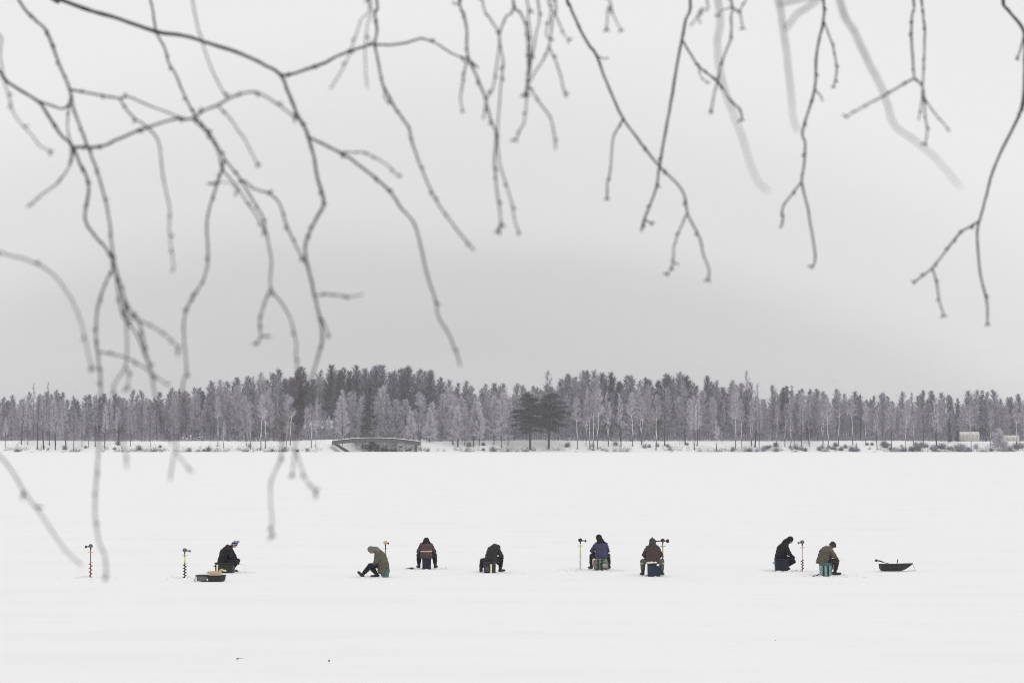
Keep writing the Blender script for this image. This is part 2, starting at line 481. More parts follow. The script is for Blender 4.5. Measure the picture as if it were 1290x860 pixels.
PROTO = {}
def proto(key, geo, bark, leaf):
    tV, tF, cV, cF = geo
    PROTO[key] = (np_mesh('trunk', tV, tF, bark), np_mesh('crown', cV, cF, leaf))
GEO = {}
hts = {}
def add_birch(key, bark, leaf, **kw):
    g = birch_geo(**kw); GEO[key] = g; proto(key, g, bark, leaf); hts[key] = kw.get('Ht', 20.0)
for i in range(4): add_birch(f'pale{i}', [BARK_WHITE, BARK_DARK][i % 2], T_PALE, seed=100 + i, Ht=16, cb=0.12, Wd=2.8, n_limb=44, n_tw=46, tw_w=0.06, el=(32, 62), trr=0.16, point=0.55)
for i in range(5): add_birch(f'mid{i}', [BARK_WHITE, BARK_DARK, BARK_WHITE, BARK_DARK, BARK_DARK][i], T_MID, seed=200 + i, Ht=20, cb=(0.12, 0.2, 0.15, 0.22, 0.12)[i], Wd=2.9 + 0.25 * i, n_limb=46, n_tw=44, el=(38, 66), trr=0.17, point=0.52)
for i in range(3): add_birch(f'dark{i}', BARK_DARK, T_DARK, seed=300 + i, Ht=22, cb=0.18, Wd=3.3, n_limb=56, n_tw=50, tw_w=0.055, point=0.4, el=(38, 66))
for i in range(2): add_birch(f'slim{i}', [BARK_WHITE, BARK_DARK][i], T_MID, seed=400 + i, Ht=18, cb=0.3, Wd=2.0, n_limb=34, n_tw=40, el=(38, 64), trr=0.15)
for i in range(2): add_birch(f'multi{i}', BARK_DARK, T_PALE, seed=500 + i, Ht=12, cb=0.12, Wd=3.0, n_limb=42, n_tw=44, stems=3, trr=0.10, tw_w=0.05)
for i in range(5): add_birch(f'front{i}', [BARK_WHITE, BARK_WHITE, BARK_DARK, BARK_WHITE, BARK_DARK][i], [T_MID, T_PALE, T_MID, T_MID, T_PALE][i], seed=640 + i * 3, Ht=18, cb=(.52, .46, .38, .55, .36)[i], Wd=2.5, n_limb=30, n_tw=34, el=(35, 64), trr=0.20, point=0.6, stems=(1, 2, 1, 1, 2)[i])
add_birch('cone', BARK_DARK, T_PALE, seed=601, Ht=11, cb=0.07, Wd=2.9, n_limb=60, n_tw=44, point=1.05, el=(20, 60), tw_w=0.06)
add_birch('bare', BARK_DARK, T_DARK, seed=602, Ht=24, cb=0.55, Wd=1.6, n_limb=24, n_tw=22, tw_w=0.045)
add_birch('round', BARK_DARK, T_MID, seed=603, Ht=24, cb=0.62, Wd=3.2, n_limb=26, n_tw=20, point=0.3, el=(20, 60))
add_birch('puff', BARK_DARK, T_PALE, seed=604, Ht=8, cb=0.15, Wd=3.6, n_limb=60, n_tw=70, point=0.35, el=(5, 60), stems=2, tw_w=0.06, trr=0.12)
for i in range(3): add_birch(f'fill{i}', BARK_DARK, T_DARK, seed=650 + i, Ht=20, cb=0.03, Wd=4.2, n_limb=70, n_tw=34, point=0.6, el=(15, 60), tw_w=0.07)
for i in range(2):
    g = conifer_geo(700 + i, Ht=18, Wd=2.6); GEO[f'spruce{i}'] = g; proto(f'spruce{i}', g, BARK_DARK, T_NEEDLE); hts[f'spruce{i}'] = 18
for i in range(2):
    g = pine_geo(810 + i * 3, lean=(-1.2, 1.4)[i]); proto(f'pine{i}', g, BARK_DARK, T_NEEDLE); hts[f'pine{i}'] = 19

def place_tree(name, key, px, y, height, label, cat, group=None, wide=1.0, zoff=0.0, rot=None):
    x = X_at(px, y)
    o = empty(name, (x, y, bank_z(x, y) + zoff), random.uniform(0, 6.28) if rot is None else rot)
    s = height / hts[key]
    o.scale = (s * wide, s * wide, s)
    tag(o, label, cat, group)
    tr, cw = PROTO[key]
    link('trunk', tr, o); link('crown', cw, o)
    return o
TOPX = [0, 30, 60, 100, 160, 200, 240, 260, 300, 330, 350, 380, 400, 440, 470, 500, 540, 560, 600, 640, 680, 700, 720, 740, 768, 800, 840, 870, 900, 940, 960, 990, 1010, 1060, 1080, 1140, 1200, 1240, 1290]
TOPY = [497, 494, 493, 492, 492, 489, 487, 480, 474, 468, 463, 464, 463, 458, 462, 459, 464, 477, 482, 483, 481, 478, 466, 463, 469, 470, 465, 470, 475, 479, 490, 482, 484, 489, 494, 492, 496, 492, 497]
def top_y(px): return float(np.interp(px, TOPX, TOPY))
def tree_h(px, y, ty):
    return (pix(px, ty, y).z - bank_z(X_at(px, y), y))
GR = 'frosted birches and aspens of the far wood'
MARKS = [(-99, 20, 'at the left edge'), (20, 78, 'by the thin poking pair'), (78, 160, 'right of the thin poking pair'), (160, 228, 'just left of the capped posts'), (228, 270, 'behind the parked car'),
 (270, 325, 'right of the parked car'), (325, 380, 'left of the pale cottage'), (380, 428, 'around the pale cottage'), (428, 458, 'behind the bridge, left end'), (458, 500, 'behind the bridge, middle'), (500, 536, 'behind the bridge, right end'),
 (536, 590, 'just right of the bridge'), (590, 642, 'left of the pine pair'), (642, 722, 'around the pine pair'), (722, 765, 'just right of the pine pair'), (765, 810, 'second clump right of pines'), (810, 860, 'left of photo centre right'), (860, 915, 'left of the ball topped tree'),
 (915, 965, 'around the ball topped tree'), (965, 1030, 'by the squat dark thicket trees'), (1030, 1092, 'around the tiny lakeside spruce'), (1092, 1140, 'behind the upturned boat'), (1140, 1190, 'left of the young spruce'), (1190, 1236, 'around the taller cream hut'),
 (1236, 1400, 'around the lower cream hut')]
def region(px):
    for a, b, t in MARKS:
        if a <= px < b: return t.replace('left of photo centre right', 'third clump right of pines')
def size_word(ty):
    return 'tall' if ty < 475 else ('middling' if ty < 497 else 'short')
def keyword(k):
    return {'pale': 'pale rimed', 'mid': 'grey', 'dark': 'dark broad', 'slim': 'slim grey', 'multi': 'many-stemmed pale', 'front': 'bare-legged'}[k.rstrip('0123456789')]
# back skyline row
n_ind = 0
px = -14.0
while px < 1304:
    y = random.uniform(893, 902)
    ty = top_y(px) + random.choice([0, 1, 3, 6, 10, 13]) + random.uniform(-2, 2)
    if 350 < px < 560: key = random.choice(['dark0', 'dark1', 'dark2', 'dark0', 'dark1', 'mid3'])
    elif 740 < px < 900: key = random.choice(['dark0', 'dark2', 'mid4', 'mid3', 'mid1'])
    else: key = random.choice(['mid0', 'mid1', 'mid2', 'mid3', 'mid4', 'slim1', 'dark1'])
    h = tree_h(px, y, ty)
    place_tree('birch_tree', key, px, y, h, f'{size_word(ty)} {keyword(key)} tree, skyline row, {region(px)}', 'tree', GR, wide=random.uniform(0.8, 1.15))
    n_ind += 1
    px += random.uniform(9, 14)
# middle row
px = -10.0
while px < 1300:
    y = random.uniform(881, 889)
    if 370 < px < 425: px += 14; continue
    ty = top_y(px); f_ = random.uniform(0.62, 0.92)
    if 430 < px < 560: f_ = random.uniform(0.5, 0.75)
    ty = 556 - (556 - ty) * f_
    if px < 430: key = random.choice(['mid0', 'mid1', 'mid3', 'mid4', 'pale1', 'slim0', 'slim1', 'mid2'])
    elif px < 700: key = random.choice(['pale0', 'pale1', 'pale2', 'pale3', 'mid0', 'mid2'])
    else: key = random.choice(['mid0', 'mid1', 'mid2', 'mid3', 'slim0', 'pale2', 'slim1', 'mid4'])
    place_tree('birch_tree', key, px, y, tree_h(px, y, ty), f'{size_word(ty)} {keyword(key)} tree, middle row, {region(px)}', 'tree', GR, wide=random.uniform(0.8, 1.2))
    n_ind += 1
    px += random.uniform(10, 17)
# front row on the bank: trunks read against the snow
FR = [(8, 525), (28, 500), (36, 505), (48, 498), (56, 500), (63, 508), (71, 505), (84, 500), (94, 497), (104, 505), (112, 502), (121, 498), (133, 508), (150, 512), (165, 512), (190, 515),
      (275, 500), (282, 530), (311, 510), (316, 505), (329, 497), (335, 494), (361, 505), (366, 500), (393, 508), (398, 502), (432, 500), (449, 495), (577, 508), (585, 512), (597, 500), (604, 506), (622, 498), (632, 495), (640, 500),
      (727, 500), (738, 492), (743, 494), (747, 496), (753, 490), (766, 494), (782, 495), (797, 494), (808, 488), (826, 497), (837, 490), (863, 480), (874, 498), (878, 502), (902, 530), (926, 494), (934, 502), (946, 505), (951, 482), (956, 505),
      (978, 510), (988, 508), (996, 505), (1009, 506), (1019, 520), (1036, 498), (1042, 500), (1056, 494), (1074, 498), (1090, 510), (1104, 515), (1122, 508), (1140, 505), (1150, 510), (1163, 512), (1179, 505), (1222, 510), (1247, 515), (1280, 505)]
for i, (px, ty) in enumerate(FR):
    y = shore_y(X_at(px, 862)) + random.uniform(3, 10)
    if px < 232: key = random.choice(['front2', 'front4', 'front2', 'slim1', 'front4'])
    elif px < 420: key = random.choice(['front0', 'front3', 'slim0', 'front1'])
    elif px < 650: key = random.choice(['pale0', 'pale1', 'pale2', 'pale3', 'multi0', 'multi1'])
    else: key = random.choice(['front0', 'front1', 'front3', 'front0', 'front2', 'front4', 'slim0'])
    place_tree('birch_tree', key, px, y, tree_h(px, y, ty), f'{size_word(ty)} {keyword(key)} tree on the bank edge, {region(px)}', 'tree', GR, wide=random.uniform(0.75, 1.05))
    n_ind += 1
# single trees that stand out
def sp(name, key, px, y, ty, label, wide=1.0, rot=0.0):
    return place_tree(name, key, px, y, tree_h(px, y, ty), label, 'tree', None, wide, rot=rot)
sp('pine_tree', 'pine0', 668, 862, 492, 'dark spreading pine, left one of the pair on the bank', 0.95)
sp('pine_tree', 'pine1', 691, 863, 491, 'dark spreading pine, right one of the pair on the bank', 0.92)
sp('spruce_tree', 'spruce0', 466, 884, 474, 'tall dark spruce rising behind the left half of the footbridge', 1.05)
sp('spruce_tree', 'spruce1', 1237, 889, 489, 'dark spruce rising over the pale trees right of the cream hut', 0.95)
sp('spruce_tree', 'spruce0', 1195, 871, 524, 'narrow dark young spruce on the bank left of the taller cream hut', 0.8)
sp('spruce_tree', 'spruce1', 1205, 874, 540, 'small layered dark spruce touching the taller cream hut', 1.5)
sp('spruce_tree', 'spruce0', 1078, 859, 557, 'tiny dark spruce at the snow edge of the lake', 1.6)
sp('aspen_tree', 'round', 691, 886, 467, 'tall bare tree with a small rounded top above the pine pair', 0.72)
sp('aspen_tree', 'round', 941, 890, 467, 'tall thin tree with a ball shaped top over the wood at right', 0.5)
sp('aspen_tree', 'bare', 43, 884, 481, 'thin bare tree poking above the wood at far left', 0.9)
sp('aspen_tree', 'bare', 61, 884, 480, 'taller thin bare tree beside another above the wood at far left', 0.9)
sp('birch_tree', 'cone', 517, 872, 518, 'short pale cone shaped birch beside the right end of the footbridge', 1.0)
sp('birch_tree', 'cone', 486, 880, 495, 'tall pale cone shaped birch behind the middle of the footbridge', 0.85)
sp('birch_tree', 'cone', 541, 870, 515, 'pale cone shaped birch just right of the footbridge', 1.1)
for px_, ty_, k_, lb_ in ((389, 515, 'pale1', 'pale rimed tree screening the left end of the pale cottage'), (396, 520, 'multi1', 'low pale rimed tree in front of the middle of the pale cottage'), (404, 508, 'pale0', 'tall pale rimed tree screening the right window of the pale cottage'), (415, 522, 'multi0', 'low pale rimed tree at the right corner of the pale cottage'), (409, 518, 'mid2', 'grey rimed tree before the right part of the pale cottage roof'), (386, 512, 'mid0', 'grey rimed tree at the left corner of the pale cottage')):
    sp('birch_tree', k_, px_, 880, ty_, lb_, 0.8)
sp('birch_tree', 'multi0', 571, 866, 508, 'broad many-stemmed birch on the bank right of the footbridge', 1.0)
sp('birch_tree', 'multi1', 604, 866, 500, 'broad pale many-stemmed birch between footbridge and pine pair', 1.0)
sp('birch_tree', 'puff', 1257, 860, 541, 'low round white rimed willow in front of the right cream hut', 0.95)
sp('birch_tree', 'dark0', 1000, 866, 515, 'squat dark tree low on the bank right of centre', 1.3)
sp('birch_tree', 'dark1', 1018, 866, 528, 'squat dark thicket tree leaning over the bank right of centre', 1.6)

# the depth of the wood behind the rows: one mass nobody could count
Vs, Fs, c0 = [], [], 0
r = np.random.default_rng(5)
keys = ['fill0', 'fill1', 'fill2', 'dark0', 'fill1']
for i in range(520):
    key = keys[r.integers(0, 5)]
    tV, tF, cV, cF = GEO[key]
    y = r.uniform(905, 990); px_ = -120 + 1540 * (i + r.random()) / 330 if i < 330 else (-820 + 700 * (i - 330 + r.random()) / 95 if i < 425 else 1420 + 700 * (i - 425 + r.random()) / 95)
    if i >= 330: y = r.uniform(885, 950)
    x = X_at(px_, y)
    ty = top_y(min(1290, max(0, px_))) + r.uniform(2, 22)
    s = tree_h(px_, y, ty) / hts[key]
    a = r.uniform(0, 6.28); ca, sa = math.cos(a), math.sin(a)
    n6 = len(cV) // 6
    sel = np.sort(r.choice(n6, int(n6 * 0.22), replace=False))
    cv = cV.reshape(n6, 6, 3)[sel]
    for q in (0, 2, 4):                                   # fewer twigs, each a spray of several
        mid_ = (cv[:, q] + cv[:, q + 1]) / 2; hf_ = (cv[:, q] - cv[:, q + 1]) * 1.3
        cv[:, q] = mid_ + hf_; cv[:, q + 1] = mid_ - hf_
    cv = cv.reshape(-1, 3)
    k = np.arange(len(sel))[:, None] * 6
    cf = np.concatenate([k + np.array([0, 1, 3, 2]), k + np.array([2, 3, 5, 4])], 0)
    for vv, ff in ((tV, tF), (cv, cf)):
        w = vv * s
        w = np.stack([w[:, 0] * ca - w[:, 1] * sa + x, w[:, 0] * sa + w[:, 1] * ca + y, w[:, 2] + bank_z(x, y)], 1)
        Vs.append(w); Fs.append(ff + c0); c0 += len(w)
o = link('wood', np_mesh('wood', np.concatenate(Vs), np.concatenate(Fs), T_DARK))
tag(o, 'deep grey mass of the leafless wood behind the front rows', 'wood', kind='stuff')

# undergrowth at the wood's edge
n = 260000
x = np.where(r.random(n) < 0.75, r.uniform(-215, 215, n), r.uniform(-420, 420, n)); y = r.uniform(874, 925, n)
hz = np.abs(r.normal(0, 5.5, n))
zb = np.interp(x, np.arange(-424, 425, 2.0), [bank_z(q, 885) for q in np.arange(-424, 425, 2.0)])
inl_mask = ((x > INL0 - 3) & (x < INL1 + 3) & (y < 898))
hz = np.where(y < 880, hz * 0.25, hz)
P = np.stack([x, y, zb + hz - 0.2], 1)[~inl_mask]
D = r.normal(0, 0.45, (len(P), 3)) + np.array([0, 0, 1.0]); D /= np.linalg.norm(D, axis=1, keepdims=True)
V, F = blades(P, D, r.uniform(0.4, 1.3, len(P)), r.uniform(0.03, 0.07, len(P)), 0.3, r)
o = link('undergrowth', np_mesh('undergrowth', V, F, T_DARK))
tag(o, 'dark leafless undergrowth along the foot of the wood', 'undergrowth', kind='stuff')
# dry grass and roots poking out of the bank
n = 44000
cl = r.uniform(-190, 190, 900)
x = cl[r.integers(0, 900, n)] + r.normal(0, 0.5, n)
off = np.abs(r.normal(0, 4.0, n)) + 0.3
off = np.where(r.random(n) < 0.16, r.uniform(0.2, 2.2, n), off)
keep = np.array([noise.noise(Vector((q * 0.11, 1.7, 0))) + 0.35 * noise.noise(Vector((q * 0.6, 2.7, 0))) for q in x])
ok_ = (keep > 0.02) | ((off > 3.0) & (keep > -0.25))
x = x[ok_]; off = off[ok_]; n = len(x)
yy = np.array([shore_y(q) for q in x]) + off
zb = np.array([bank_z(a, b) for a, b in zip(x, yy)])
P = np.stack([x, yy, zb - 0.05], 1)
D = r.normal(0, 0.55, (n, 3)) + np.array([0, 0, 0.8]); D /= np.linalg.norm(D, axis=1, keepdims=True)
V, F = blades(P, D, r.uniform(0.25, 0.9, n) * np.where(off < 1.5, 0.6, 1.0), r.uniform(0.03, 0.09, n), 0.4, r)
o = link('dry_grass', np_mesh('dry_grass', V, F, T_BRUSH))
tag(o, 'dry weeds and grass poking through the snow of the far bank', 'grass', kind='stuff')

BUSH = [np_mesh('bush', *bush_geo(900 + i, Ht=2.0, Wd=1.6, n=200, w=0.035), [T_BRUSH, T_DARK, T_MID, T_DARK][i]) for i in range(4)]
def bush(px, y, s, k, label, group='leafless bushes on the far bank', sx=1.0):
    xx = X_at(px, y)
    o = link('bush', BUSH[k]); o.location = (xx, y, bank_z(xx, y)); o.scale = (s * sx, s, s)
    o.rotation_euler = (0, 0, 0 if sx != 1 else random.uniform(0, 6.28))
    tag(o, label, 'bush', group)
for i in range(110):
    px = random.uniform(-5, 1295)
    if i > 55: px = random.uniform(940, 1245)
    if 405 < px < 428: continue
    xx = X_at(px, 862)
    y = shore_y(xx) + random.uniform(0.6, 9)
    k = random.choice([0, 1, 1, 2, 3])
    nm = ('rimed straw coloured', 'low dark', 'grey rimed', 'low dark')[k]
    bush(px, y, random.uniform(0.4, 1.1), k, f'{nm} leafless bush on the bank, {region(px)}')
for px, s in ((1184, 1.1), (1208, 1.2), (1160, 1.0), (1282, 1.2)):
    bush(px, shore_y(X_at(px, 862)) + 7, s, 1, 'dense dark thicket on the bank near the cream huts', 'dark thickets near the cream huts', sx=1.9)

# rocks along the edge of the ice
ROCKM = mat('lichen_stone', (0.11, 0.105, 0.11), noise_amt=0.5, noise_scale=4)
def rock_me(seed):
    bm = bmesh.new(); bmesh.ops.create_icosphere(bm, subdivisions=3, radius=0.5)
    for v in bm.verts:
        q = noise.noise(v.co * 2.2 + Vector((seed, 0, 0)))
        v.co *= 1 + 0.45 * q; v.co.z *= 0.6
    bmesh.ops.translate(bm, verts=bm.verts, vec=(0, 0, 0.12))
    me = bpy.data.meshes.new('rock'); bm.to_mesh(me); bm.free(); me.materials.append(ROCKM); me.shade_smooth(); return me
RK = [rock_me(s) for s in (3, 8, 15)]
for i in range(48):
    px = random.uniform(0, 1290)
    if i < 16: px = random.uniform(436, 515)
    xx = X_at(px, 862); y = shore_y(xx) + random.uniform(0.1, 1.3) + (random.uniform(0, 6) if i < 16 else 0)
    o = link('rock', RK[i % 3]); s = random.uniform(0.6, 1.7)
    o.location = (xx, y, bank_z(xx, y) - 0.05); o.scale = (s * 1.5, s, s * 0.8); o.rotation_euler = (0, 0, random.uniform(0, 6))
    tag(o, f'dark stone at the ice edge, {region(px)}', 'rock', 'dark stones along the far ice edge')

# ------------------------------------------------------------------ footbridge
M_WOODG = mat('weathered_timber', (0.095, 0.092, 0.095), noise_amt=0.3, noise_scale=2.0)
M_WOODD = mat('dark_timber', (0.055, 0.052, 0.055), noise_amt=0.3, noise_scale=2.0)
M_SNOWC = mat('snow_cap', (0.83, 0.83, 0.84), noise_amt=0.03, noise_scale=3.0)
BY = 862.0
bxa, bxb = X_at(419, BY), X_at(530, BY)
bridge = empty('footbridge', (0, BY, 0))
tag(bridge, 'long low arched timber footbridge with railings over the frozen inlet', 'bridge')
def deck_z(t): return 3.55 + 1.25 * (1 - (2 * t - 1) ** 2) + 0.25 * (1 - t)
NS = 22
def arc_slab(name, z0, z1, y0, y1, m, ts=0.0, te=1.0):
    bm = bmesh.new(); rows = []
    for i in range(NS + 1):
        t = ts + (te - ts) * i / NS; xx = bxa + (bxb - bxa) * t; z = deck_z(t)
        rows.append([bm.verts.new((xx, yy_, z + dz)) for yy_, dz in ((y0, z0), (y1, z0), (y1, z1), (y0, z1))])
    for a, b in zip(rows[:-1], rows[1:]):
        for k in range(4): bm.faces.new((a[k], a[(k + 1) % 4], b[(k + 1) % 4], b[k]))
    bm.faces.new(rows[0]); bm.faces.new(list(reversed(rows[-1])))
    bmesh.ops.recalc_face_normals(bm, faces=bm.faces)
    return bm_obj(name, bm, m, bridge)
arc_slab('beam', -1.35, -0.12, -1.6, -1.3, M_WOODG)
arc_slab('beam', -1.35, -0.12, 1.3, 1.6, M_WOODG)
arc_slab('deck', -0.12, 0.06, -1.75, 1.75, M_WOODD)
arc_slab('deck_snow', 0.063, 0.22, -1.78, 1.7, M_SNOWC)
for sy in (-1.62, 1.62):
    arc_slab('handrail', 1.12, 1.22, sy - 0.06, sy + 0.06, M_WOODG)
    arc_slab('lower_rail', 0.66, 0.73, sy - 0.03, sy + 0.03, M_WOODG)
    for i in range(17):
        t = (i + 0.2) / 16.5
        bm = bmesh.new(); xx = bxa + (bxb - bxa) * t
        box(bm, (xx, sy * 1.06, deck_z(t) + 0.25), (0.13, 0.10, 1.75))
        bm_obj('post', bm, M_WOODD, bridge)
def strut(name, p, q, w, dep, m):
    bm = bmesh.new(); p = Vector(p); q = Vector(q); d = q - p
    ang = math.atan2(d.x, d.z)
    box(bm, (p + q) / 2, (w, dep, d.length), Matrix.Rotation(ang, 4, 'Y'))
    return bm_obj(name, bm, m, bridge)
pl = pix(421, 558, BY); pq = pix(441, 570, BY)
strut('inclined_pier', (pl.x, 0, pl.z), (pq.x, 0, pq.z - 0.2), 0.95, 2.6, M_WOODD)
pr = X_at(524, BY)
for sy in (-1.3, 1.3):
    strut('pier_post', (pr, sy, -0.3), (pr, sy, deck_z(0.95) - 1.2), 0.7, 0.4, M_WOODD)

# ------------------------------------------------------------------ buildings
M_CREAM = mat('cream_cladding', (0.62, 0.61, 0.55), noise_amt=0.05, noise_scale=1.0)
M_PALEWALL = mat('pale_boards', (0.40, 0.40, 0.41), noise_amt=0.15, noise_scale=2.0)
M_WHITE = mat('white_paint', (0.75, 0.75, 0.75), noise_amt=0.04)
M_GLASS = mat('dark_glass', (0.03, 0.035, 0.04), rough=0.1, noise_amt=0.0, spec=0.6)
M_GREY = mat('grey_metal', (0.25, 0.25, 0.26), rough=0.5, noise_amt=0.1)
def cream_hut(px0, px1, py0, py1, y, label):
    x0, x1 = X_at(px0, y), X_at(px1, y)
    zb_, zt = pix(px0, py1, y).z, pix(px0, py0, y).z
    o = empty('hut', ((x0 + x1) / 2, y, zb_)); tag(o, label, 'hut')
    w, h, dpt = x1 - x0, zt - zb_, 3.0
    bm = bmesh.new()                                       # walls with a softly rounded roof, extruded along x
    prof = [(-dpt / 2, 0.0), (-dpt / 2, h * 0.72)] + [(-dpt / 2 * math.cos(a), h * 0.72 + h * 0.28 * math.sin(a)) for a in np.linspace(0.2, math.pi - 0.2, 8)] + [(dpt / 2, h * 0.72), (dpt / 2, 0.0)]
    A = [bm.verts.new((-w / 2, a, b)) for a, b in prof]; B = [bm.verts.new((w / 2, a, b)) for a, b in prof]
    for k in range(len(prof)):
        k2 = (k + 1) % len(prof); bm.faces.new((A[k], A[k2], B[k2], B[k]))
    bm.faces.new(A); bm.faces.new(list(reversed(B)))
    bmesh.ops.recalc_face_normals(bm, faces=bm.faces)
    bm_obj('wall', bm, M_CREAM, o)
    for i in range(7):
        bm = bmesh.new(); xx = -w / 2 + w * (i + 0.0) / 6
        box(bm, (xx, -dpt / 2 - 0.05, h * 0.36), (0.12, 0.09, h * 0.72)); bm_obj('rib', bm, M_PALEWALL, o)
    bm = bmesh.new(); box(bm, (0, 0, -0.35), (w * 1.02, dpt * 0.9, 0.7)); bm_obj('base', bm, BARK_DARK, o)
    bm = bmesh.new(); box(bm, (0, 0, h + 0.02), (w * 0.97, dpt * 0.45, 0.18), bevel=0.06); bm_obj('roof_snow', bm, M_SNOWC, o)
cream_hut(1208, 1232, 544, 555.3, 878, 'taller cream hut with ribbed wall and rounded roof beside a small dark spruce')
cream_hut(1260, 1282, 548.5, 555.6, 878, 'lower cream hut at far right behind the round white rimed willow')

hx0, hx1, hy = X_at(386, 893), X_at(419, 893), 893.0
hb = bank_z((hx0 + hx1) / 2, hy)
house = empty('cottage', ((hx0 + hx1) / 2, hy, hb)); tag(house, 'pale cottage with a snowy gable roof half hidden by birches left of the bridge', 'house')
w = hx1 - hx0; hw = pix(400, 538, hy).z - hb; hr = pix(400, 529, hy).z - hb
bm = bmesh.new(); box(bm, (0, 0, hw / 2 - 0.3), (w, 6, hw + 0.6)); bm_obj('wall', bm, M_PALEWALL, house)
bm = bmesh.new()
for sgn in (-1, 1):
    a = [bm.verts.new((sx * (w / 2 + 0.4), yy_, zz2)) for sx, yy_, zz2 in ((-1, 0, hr), (1, 0, hr), (1, sgn * 3.5, hw - 0.2), (-1, sgn * 3.5, hw - 0.2))]
    b = [bm.verts.new(v.co + Vector((0, 0, -0.35))) for v in a]
    bm.faces.new(a); bm.faces.new(list(reversed(b)))
    for k in range(4): bm.faces.new((a[k], a[(k + 1) % 4], b[(k + 1) % 4], b[k]))
bmesh.ops.recalc_face_normals(bm, faces=bm.faces)
roof = bm_obj('roof', bm, M_SNOWC, house)
bm = bmesh.new(); box(bm, (w * 0.2, 0.5, hr + 0.4), (0.7, 0.7, 1.2)); bm_obj('chimney', bm, M_GREY, roof)
for i in range(4):
    xx = -w / 2 + w * (i + 0.5) / 4
    bm = bmesh.new()
    for q in (-1, 1):
        box(bm, (xx + q * 0.65, -3.04, hw * 0.55), (0.14, 0.12, 1.5)); box(bm, (xx, -3.04, hw * 0.55 + q * 0.72), (1.16, 0.12, 0.14))
    wf = bm_obj('window', bm, M_WHITE, house)
    bm = bmesh.new(); box(bm, (xx, -3.015, hw * 0.55), (1.1, 0.06, 1.3)); bm_obj('pane', bm, M_GLASS, wf)

# snow covered car parked in front of the wood at left
def car(px, y, label):
    xx = X_at(px, y); o = empty('parked_car', (xx, y, bank_z(xx, y))); tag(o, label, 'car')
    bm = bmesh.new()
    prof = [(-2.1, 0.35), (-2.15, 0.75), (-1.9, 0.95), (-1.1, 1.02), (-0.55, 1.45), (0.9, 1.48), (1.6, 1.02), (2.1, 0.9), (2.15, 0.4)]
    for s in (-1, 1):
        pass
    A = [bm.verts.new((a, -0.85, b)) for a, b in prof]; B = [bm.verts.new((a, 0.85, b)) for a, b in prof]
    for k in range(len(prof)):
        k2 = (k + 1) % len(prof); bm.faces.new((A[k], A[k2], B[k2], B[k]))
    bm.faces.new(A); bm.faces.new(list(reversed(B))); bmesh.ops.recalc_face_normals(bm, faces=bm.faces)
    bm_obj('body', bm, M_GREY, o)
    for sx in (-1.35, 1.35):
        for sy in (-0.85, 0.85):
            bm = bmesh.new(); bmesh.ops.create_cone(bm, cap_ends=True, segments=18, radius1=0.33, radius2=0.33, depth=0.2, matrix=Matrix.Translation((sx, sy, 0.33)) @ Matrix.Rotation(R(90), 4, 'X'))
            bm_obj('wheel', bm, M_GLASS, o)
    bm = bmesh.new(); box(bm, (0.15, -0.862, 1.22), (1.5, 0.03, 0.32)); bm_obj('window', bm, M_GLASS, o)
    bm = bmesh.new(); box(bm, (0.18, 0, 1.56), (1.5, 1.5, 0.16), bevel=0.06); box(bm, (-1.5, 0, 1.06), (0.9, 1.4, 0.14), bevel=0.05); bm_obj('snow', bm, M_SNOWC, o)
car(251, 879, 'small grey parked car with snow on its roof at the wood edge, left')
# snow capped posts beside the car
for px, hh, lb in ((241, 2.0, 'thick snow capped post standing left of the parked car'), (231.5, 1.1, 'short snow capped post furthest left of the parked car'), (236, 0.9, 'low snow capped post between two others near the parked car')):
    xx = X_at(px, 878); o = empty('post', (xx, 878, bank_z(xx, 878))); tag(o, lb, 'post', 'snow capped posts by the parked car')
    bm = bmesh.new(); tube(bm, [(0, 0, -0.4), (0, 0, hh)], [0.28, 0.24]); bm_obj('shaft', bm, M_PALEWALL, o)
    bm = bmesh.new(); ell(bm, (0, 0, hh + 0.08), (0.42, 0.42, 0.28)); bm_obj('snow_cap', bm, M_SNOWC, o, True)
# upturned boat under snow on the right bank
xx = X_at(1116, 866); o = empty('upturned_boat', (xx, 866, bank_z(xx, 866))); tag(o, 'upturned rowing boat under a cap of snow on the bank at right', 'boat')
bm = bmesh.new(); bmesh.ops.create_uvsphere(bm, u_segments=24, v_segments=12, radius=1.0)
bmesh.ops.delete(bm, geom=[v for v in bm.verts if v.co.z < -0.05], context='VERTS')
bmesh.ops.scale(bm, verts=bm.verts, vec=(1.75, 0.7, 0.6)); bm_obj('hull', bm, M_WOODG, o, True)
bm = bmesh.new(); ell(bm, (0, 0, 0.42), (1.5, 0.55, 0.32)); bm_obj('snow_cap', bm, M_SNOWC, o, True)

